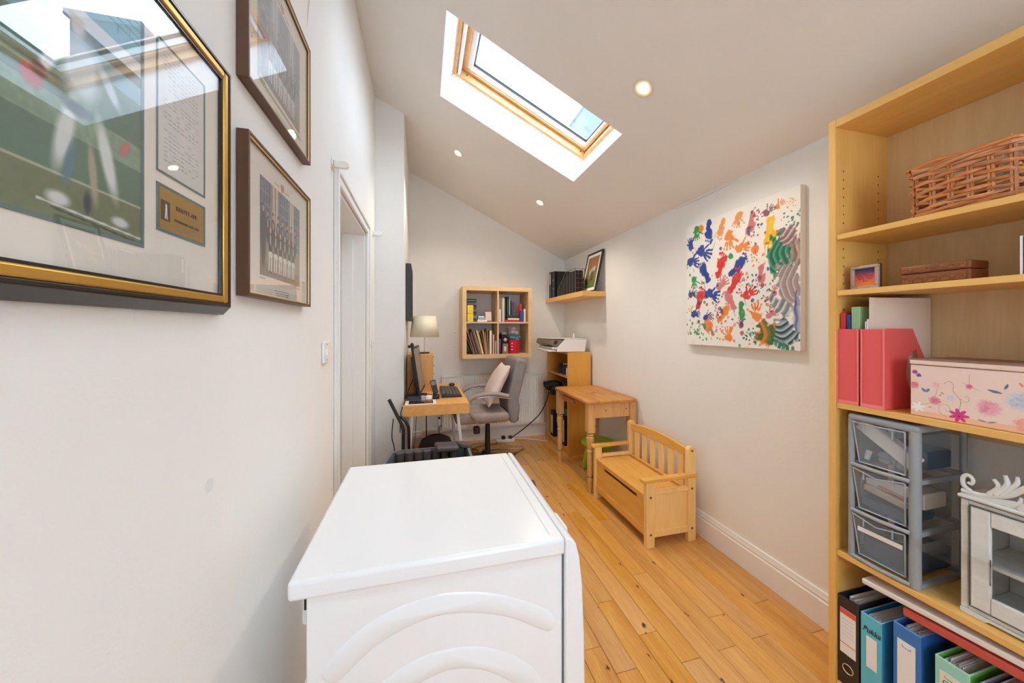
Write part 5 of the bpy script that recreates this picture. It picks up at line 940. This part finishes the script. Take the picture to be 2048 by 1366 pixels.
m_ = thing('computer_monitor', 'thin black computer monitor seen edge-on on the desk', 'monitor', (-.07, 3.3, .75)); MM = Matrix.Translation((-.040, 3.19, 1.00))@Matrix.Rotation(-.10, 4, 'Z')@Matrix.Rotation(-.15, 4, 'Y')
MB(MM).box(-.012, .006, -.215, .215, -.20, .20).build('casing', M_black, m_, bevel=.003); MB(MM).box(.0063, .0072, -.200, .200, -.175, .185).build('screen', mat('screen_grey', (126, 122, 118), .25), m_)
MB(MM).box(-.040, -.0125, -.13, .13, -.12, .12).build('rear_housing', M_dark, m_, bevel=.012); MB().hexa([(-.075, 3.14, .762), (-.045, 3.14, .762), (-.045, 3.24, .762), (-.075, 3.24, .762), (-.085, 3.15, .93), (-.060, 3.15, .93), (-.060, 3.23, .93), (-.085, 3.23, .93)]).build('stand', M_black, m_, bevel=.003); box(-.14, .03, 3.10, 3.29, .7508, .7615).build('base', M_black, m_, bevel=.004)
MB(MM).box(-.03, .012, -.235, -.16, .200, .222).ball((.0, -.20, .225), .014, 10).build('webcam', M_black, m_)
t = thing('tablet', 'white tablet with a dark screen on the near end of the desk', 'tablet', (-.02, 2.9, .75)); MB().box(-.142, .10, 2.822, 2.975, .7508, .7585).build('body', M_whitep, t, bevel=.003); box(-.115, .075, 2.832, 2.965, .7587, .7592).build('screen', mat('tablet_screen', (44, 30, 26), .15), t)
t = thing('router_box', 'flat dark blue box behind the tablet on the desk', 'box', (-.08, 3.03, .75)); box(-.13, -.02, 2.995, 3.08, .7508, .786).build('case', cm_((52, 62, 74)), t, bevel=.004); box(-.018, .012, 3.0, 3.07, .7508, .78).build('end_cap', cm_((170, 180, 190)), t, bevel=.002)
tag(MB().lathe([(.03, .7508), (.034, .756), (.030, .776), (.012, .782)], .047, 3.05, 18, 1.1, .8).build('white_puck', M_whitep), 'small rounded white puck beside the dark blue box', 'gadget')
t = thing('cordless_phone', 'black cordless phone handset standing in its cradle', 'phone', (.10, 3.06, .75)); MB().box(.075, .135, 3.02, 3.11, .7508, .785).build('cradle', M_black, t, bevel=.008); PMx = Matrix.Translation((.105, 3.07, .79))@Matrix.Rotation(-.25, 4, 'Y')@Matrix.Rotation(-.2, 4, 'X'); MB(PMx).box(-.024, .024, -.012, .012, -.0, .12).build('handset', cm_((52, 50, 50)), t, bevel=.006); MB(PMx).box(-.018, .018, -.0145, -.0125, .075, .11).build('display', M_grey, t)
t = thing('keyboard', 'black computer keyboard propped on its feet on the desk', 'keyboard', (.25, 3.28, .75)); KMx = Matrix.Translation((.16, 3.05, .757))@Matrix.Rotation(-.04, 4, 'Y')
MB(Matrix.Translation((.155, 3.06, .7515))).hexa([(0, 0, 0), (.175, 0, 0), (.175, .46, 0), (0, .46, 0), (0, 0, .030), (.175, 0, .012), (.175, .46, .012), (0, .46, .030)]).build('base', M_black, t, bevel=.003)
kk = MB()
for i in range(5):
    for j in range(14):
        x = .166+i*.031; y = 3.075+j*.0315; z = .7815-(x-.155)*.103; kk.box(x, x+.025, y, y+.026, z, z+.005)
kk.build('key', cm_((84, 82, 78)), t)['kind'] = 'stuff'
tag(MB().ball((.285, 3.64, .7515+.016), (.032, .05, .018), 16).build('mouse', M_black), 'black computer mouse beyond the keyboard', 'mouse')
bpy.data.objects['mouse'].location.z += .003
def cable(lb, P_, r_, m, nm='cable', grp=None): return tag(MB().tube(spline(P_, 8), r_, 7).build(nm, m, angle=180), lb, 'cable', grp)
cable('black cable looping behind the monitor down past the desk edge', [(-.09, 3.20, .90), (-.12, 3.12, .84), (-.135, 3.06, .80), (-.145, 2.98, .768), (-.150, 2.88, .757), (-.170, 2.80, .70), (-.175, 2.80, .55)], .004, M_black)
cable('grey cable coiled on the desk under the monitor', [(.03, 3.25, .757), (.07, 3.18, .762), (.04, 3.12, .758), (-.01, 3.16, .757), (.03, 3.22, .765)], .003, M_dark)
# black frame on the alcove wall
t = thing('black_wall_frame', 'thick black framed picture on the alcove wall, seen edge-on', 'picture', (-.16, 3.55, 1.43)); a0, a1, q0, q1 = 3.31, 3.78, 1.43, 1.955
MB().box(-.159, -.110, a0, a0+.035, q0, q1).box(-.159, -.110, a1-.035, a1, q0, q1).box(-.159, -.110, a0+.035, a1-.035, q0, q0+.035).box(-.159, -.110, a0+.035, a1-.035, q1-.035, q1).build('frame', cm_((50, 54, 60)), t, bevel=.002); box(-.150, -.140, a0+.0355, a1-.0355, q0+.0355, q1-.0355).build('picture', cm_((150, 160, 156)), t)
# ================================================================== OFFICE CHAIR
M_fab = mat('grey_suede', (164, 150, 144), .95, noise=.14, nscale=7, bump=.3, bscale=120); M_fabd = mat('dark_grey_suede', (142, 136, 136), .95, noise=.12, nscale=9, bump=.3, bscale=120)
o = thing('office_chair', 'grey fabric swivel office chair turned towards the desk', 'chair', (.60, 3.5, 0))
seat = MB(Matrix.Translation((.555, 3.505, .49))).box(-.265, .27, -.235, .235, -.055, .045); seat.build('seat', M_fab, o, bevel=.045, seg=5, angle=80)
# backrest: curved pad, side profile in x-z swept along y
prof = [(.835, .43), (.90, .44), (.925, .56), (.915, .66), (.945, .78), (.975, .90), (.995, .98), (.985, 1.035), (.94, 1.06), (.885, 1.045), (.868, .97), (.845, .86), (.82, .74), (.80, .62), (.815, .50)]
pq = [(p[0], p[1]) for p in spline([(a, b_, 0) for a, b_ in prof], 3, True)]
MB().prism([(x+.0, z) for x, z in pq], 'y', 3.27, 3.72).build('backrest', M_fabd, o, bevel=.03, seg=4, angle=80)
MB().prism([(.82, .435), (.925, .42), (.935, .455), (.90, .475)], 'y', 3.36, 3.62).build('back_bracket', M_black, o)
for y, sg_ in ((3.245, -1), (3.755, 1)):
    P_ = [(.39, y, .615), (.405, y, .665), (.45, y, .70), (.55, y, .727), (.68, y, .727), (.80, y, .70)]
    MB().tube(spline(P_, 6), .021, 12, flat=.75).build('armrest', M_fab, o, angle=80)
    MB().tube(spline([(.385, y, .62), (.40, y, .59), (.46, y-sg_*.005, .50), (.50, y-sg_*.02, .452)], 5), .009, 8).tube(spline([(.39, y, .60), (.45, y, .682), (.62, y, .705), (.82, y, .675)], 6), .008, 8).build('arm_frame', M_chrome, o, angle=80)
MB().cyl((.62, 3.40, .075), (.62, 3.40, .40), .029, .024, 20).build('gas_lift', M_black, o); box(.50, .72, 3.40, 3.60, .405, .432).build('mechanism', M_black, o, bevel=.01)
for i in range(5):
    a = i*2*PI/5+.3; ex, ey = .62+.23*math.cos(a), 3.40+.23*math.sin(a); MB().tube([(.62+.02*math.cos(a), 3.40+.02*math.sin(a), .085), (ex, ey, .062)], [.026, .014], 10, flat=.7).build('leg', M_black, o)
    MB(Matrix.Translation((ex, ey, .027))@Matrix.Rotation(a, 4, 'Z')).cyl((-.0, -.022, 0), (.0, .022, 0), .027, n=16).build('caster', M_black, o)
box(.47, .53, 3.30, 3.36, .335, .405).build('tilt_knob', cm_((50, 14, 16)), o, bevel=.012)
pm = Matrix.Translation((.715, 3.47, .79))@Matrix.Rotation(.50, 4, 'Y'); pv = MB(pm); N_ = 15; vs = []
for s_ in (1, -1):
    for i in range(N_):
        for j in range(N_):
            u_, v_ = i/(N_-1)*2-1, j/(N_-1)*2-1; e_ = (1-abs(u_)**2.5)*(1-abs(v_)**2.5); pin = 1-.10*(1-min(abs(u_), abs(v_))) if max(abs(u_), abs(v_)) > .99 else 1
            wob = .006*math.sin(u_*9+v_*5)*e_ if False else .005*math.sin(u_*7+v_*4)*(1-e_)
            vs.append((s_*(.062*e_**.6+.002)+wob, v_*.20*pin, u_*.23*pin))
fs = [(a+i*N_+j, a+i*N_+j+1, a+(i+1)*N_+j+1, a+(i+1)*N_+j) for a in (0, N_*N_) for i in range(N_-1) for j in range(N_-1)]
bd = [i*N_ for i in range(N_)]+[(N_-1)*N_+j for j in range(1, N_)]+[i*N_+N_-1 for i in range(N_-2, -1, -1)]+[j for j in range(N_-2, 0, -1)]
fs += [(bd[i], bd[(i+1) % len(bd)], N_*N_+bd[(i+1) % len(bd)], N_*N_+bd[i]) for i in range(len(bd))]
pv.add(vs, fs); tag(pv.build('cushion', mat('blush_fabric', (226, 208, 200), .9, noise=.08, nscale=10, bump=.3, bscale=90), sub=1, angle=180), 'pale pink square cushion leaning on the office chair back', 'cushion')
# ================================================================== THINGS UNDER THE DESK
t = thing('grey_tub', 'grey plastic tub with ribbed brown lining behind the dryer', 'tub', (.03, 2.6, 0)); zr = .437
q = [(-.275, 2.46), (-.255, 2.43), (.33, 2.43), (.345, 2.45), (.345, 2.72), (.33, 2.74), (-.18, 2.74), (-.24, 2.70)]
def ringprism(poly, off, z0, z1):
    cx = sum(p[0] for p in poly)/len(poly); cy = sum(p[1] for p in poly)/len(poly); inn = [(cx+(x-cx)*off, cy+(y-cy)*off) for x, y in poly]; n = len(poly)
    vs = [(x, y, z) for z in (z0, z1) for pl_ in (poly, inn) for x, y in pl_]; f = []
    for i in range(n): j = (i+1) % n; f += [(i, j, 2*n+j, 2*n+i), (n+i, 3*n+i, 3*n+j, n+j), (2*n+i, 2*n+j, 3*n+j, 3*n+i), (i, n+i, n+j, j)]
    return MB().add(vs, f)
ringprism(q, .93, .004, zr).build('wall', cm_((112, 122, 126)), t, angle=40); MB().prism(q, 'z', 0, .0038).build('base', cm_((90, 96, 100)), t)
for i in range(7): x = -.17+i*.066; MB().tube([(x, 2.70, .20), (x, 2.70, zr-.008)], .030, 10).build('lining_rib', cm_((98, 88, 82)), t, angle=80)
tag(MB(Matrix.Translation((.17, 2.66, zr+.022))@Matrix.Rotation(.1, 4, 'Z')@Matrix.Rotation(.08, 4, 'Y')).box(-.085, .085, -.07, .07, -.02, .02).build('folded_pouch', cm_((86, 80, 84)), bevel=.015, seg=3), 'dark grey folded pouch lying on the tub', 'pouch')
tag(MB(Matrix.Translation((.30, 2.69, zr+.015))@Matrix.Rotation(.5, 4, 'Z')@Matrix.Rotation(.25, 4, 'Y')).box(-.045, .045, -.05, .05, -.013, .02).build('small_wallet', cm_((100, 88, 82)), bevel=.008), 'small brown-grey wallet at the right edge of the tub', 'wallet')
t = thing('backpack', 'black rounded backpack lying on the floor under the desk', 'bag', (.1, 3.4, 0)); M_pack = mat('pack_nylon', (62, 58, 54), .8, noise=.15, nscale=14, bump=.4, bscale=60)
bpq = MB(Matrix.Translation((.115, 3.36, .0))); N2 = 20
prof2 = [(.155, .002), (.165, .04), (.165, .18), (.158, .25), (.13, .31), (.07, .342), (.02, .35)]
bpq.lathe(prof2, 0, 0, 28, 1.0, .62); bpq.build('body', M_pack, t, angle=80)
MB().tube([(.115+.17*math.cos(a), 3.36-.02+.0*a, .02+.335*math.sin(a)) for a in [PI*(.2+.6*i/14) for i in range(15)]], .006, 6).build('zip', M_black, t); MB().box(.06, .17, 3.235, 3.262, .06, .20).build('pocket', M_pack, t, bevel=.012)
MB().tube(spline([(.02, 3.28, .25), (-.03, 3.24, .16), (.0, 3.24, .06)], 6), .012, 8, flat=.5).build('strap', M_black, t)
for lb, P_, r_ in (('thick black curved tube leaning highest against the wall', [(-.255, 2.78, .815), (-.20, 2.775, .70), (-.155, 2.765, .60), (-.150, 2.76, .50), (-.155, 2.765, .02)], .013), ('second black curved tube standing behind the first', [(-.175, 2.80, .68), (-.125, 2.785, .62), (-.108, 2.78, .52), (-.112, 2.775, .02)], .011)):
    tag(MB().tube(spline(P_, 6), r_, 10).build('bent_tube', M_black, angle=80), lb, 'tube')
cable('thin black cord hanging beside the curved tubes', [(-.225, 2.80, .66), (-.235, 2.80, .52), (-.215, 2.80, .40), (-.20, 2.80, .03)], .004, M_black)
cable('dark cable hanging straight down below the desk', [(.03, 3.79, .656), (.03, 3.80, .40), (.032, 3.80, .012)], .006, M_dark)
cable('grey cable hanging down behind the left desk leg', [(-.06, 3.4, .660), (-.075, 3.42, .35), (-.09, 3.44, .2), (-.06, 3.40, .1), (-.08, 3.43, .01)], .003, M_dark)
tag(MB().tube(spline([(.30, 3.72, .10), (.335, 3.74, .17), (.36, 3.75, .22), (.40, 3.75, .20), (.38, 3.74, .16)], 5), .014, 7, flat=.4).build('red_ribbon', cm_((170, 40, 46)), angle=80), 'crumpled red ribbon lying under the desk', 'ribbon')
bpy.data.objects['red_ribbon'].location.z -= .09
tag(box(-.02, .16, 4.0, 4.12, .0, .20).build('white_case', M_whitep, bevel=.006), 'plain white box on the floor by the radiator pipe', 'box')
# cables on the floor
CBL = [('beige cable lying straight along the far skirting', [(.25, 3.95, .006), (.55, 4.02, .008), (.85, 4.06, .007), (1.15, 4.07, .006), (1.42, 3.97, .006)]),
       ('pale cable curving from the sockets to the shelf unit', [(.80, 3.98, .012), (.98, 4.06, .013), (1.2, 4.03, .007), (1.44, 3.90, .006)]),
       ('beige cable looping across the floor near the chair', [(.42, 3.80, .006), (.60, 3.72, .006), (.80, 3.80, .006), (1.02, 3.72, .006), (1.10, 3.80, .006), (.95, 3.88, .006)]),
       ('tan cable tangled by the desk leg', [(.34, 3.70, .006), (.44, 3.80, .010), (.52, 3.70, .016), (.42, 3.64, .012), (.36, 3.72, .018), (.50, 3.80, .02), (.60, 3.90, .008), (.85, 3.98, .010)]),
       ('brown cable winding under the chair', [(.40, 3.55, .006), (.50, 3.62, .012), (.58, 3.76, .016), (.46, 3.84, .018), (.38, 3.76, .022), (.48, 3.68, .022), (.70, 3.66, .006), (.95, 3.62, .006), (1.08, 3.70, .006)]),
       ('pale yellow cable bunched beneath the radiator', [(.30, 3.86, .01), (.40, 3.90, .02), (.50, 3.86, .026), (.44, 3.94, .026), (.34, 3.90, .026), (.55, 3.96, .012), (.9, 4.0, .02)]),
       ('dark cable snaking in front of the chair base', [(.42, 3.40, .006), (.52, 3.36, .007), (.72, 3.34, .006), (.88, 3.48, .006), (.98, 3.62, .012)])]
for i, (lb, P_) in enumerate(CBL): cable(lb, P_, .0072 if i != 6 else .005, [M_cable, mat('pale_cable', (222, 216, 204), .6), M_cable, mat('tan_cable', (168, 140, 100), .6), mat('brown_cable', (128, 100, 70), .6), mat('straw_cable', (206, 190, 150), .6), M_dark][i], 'floor_cable', 'cables tangled on the floor')
cable('thick black lead rising from the floor sockets to the shelf unit', [(1.00, 4.0, .04), (1.12, 3.98, .12), (1.26, 3.94, .24), (1.36, 3.90, .36), (1.42, 3.86, .52), (1.43, 3.84, .62)], .007, M_dark, 'power_lead')
t = thing('extension_block', 'white extension socket block with black plugs on the floor', 'socket', (.95, 4.03, 0)); box(.84, 1.06, 3.985, 4.035, .0, .035).build('block', M_whitep, t, bevel=.006); box(.90, .945, 3.99, 4.03, .0355, .075).build('plug', M_black, t, bevel=.008); box(.985, 1.03, 3.99, 4.03, .0355, .07).build('plug', M_dark, t, bevel=.008)
bpy.context.view_layer.update()
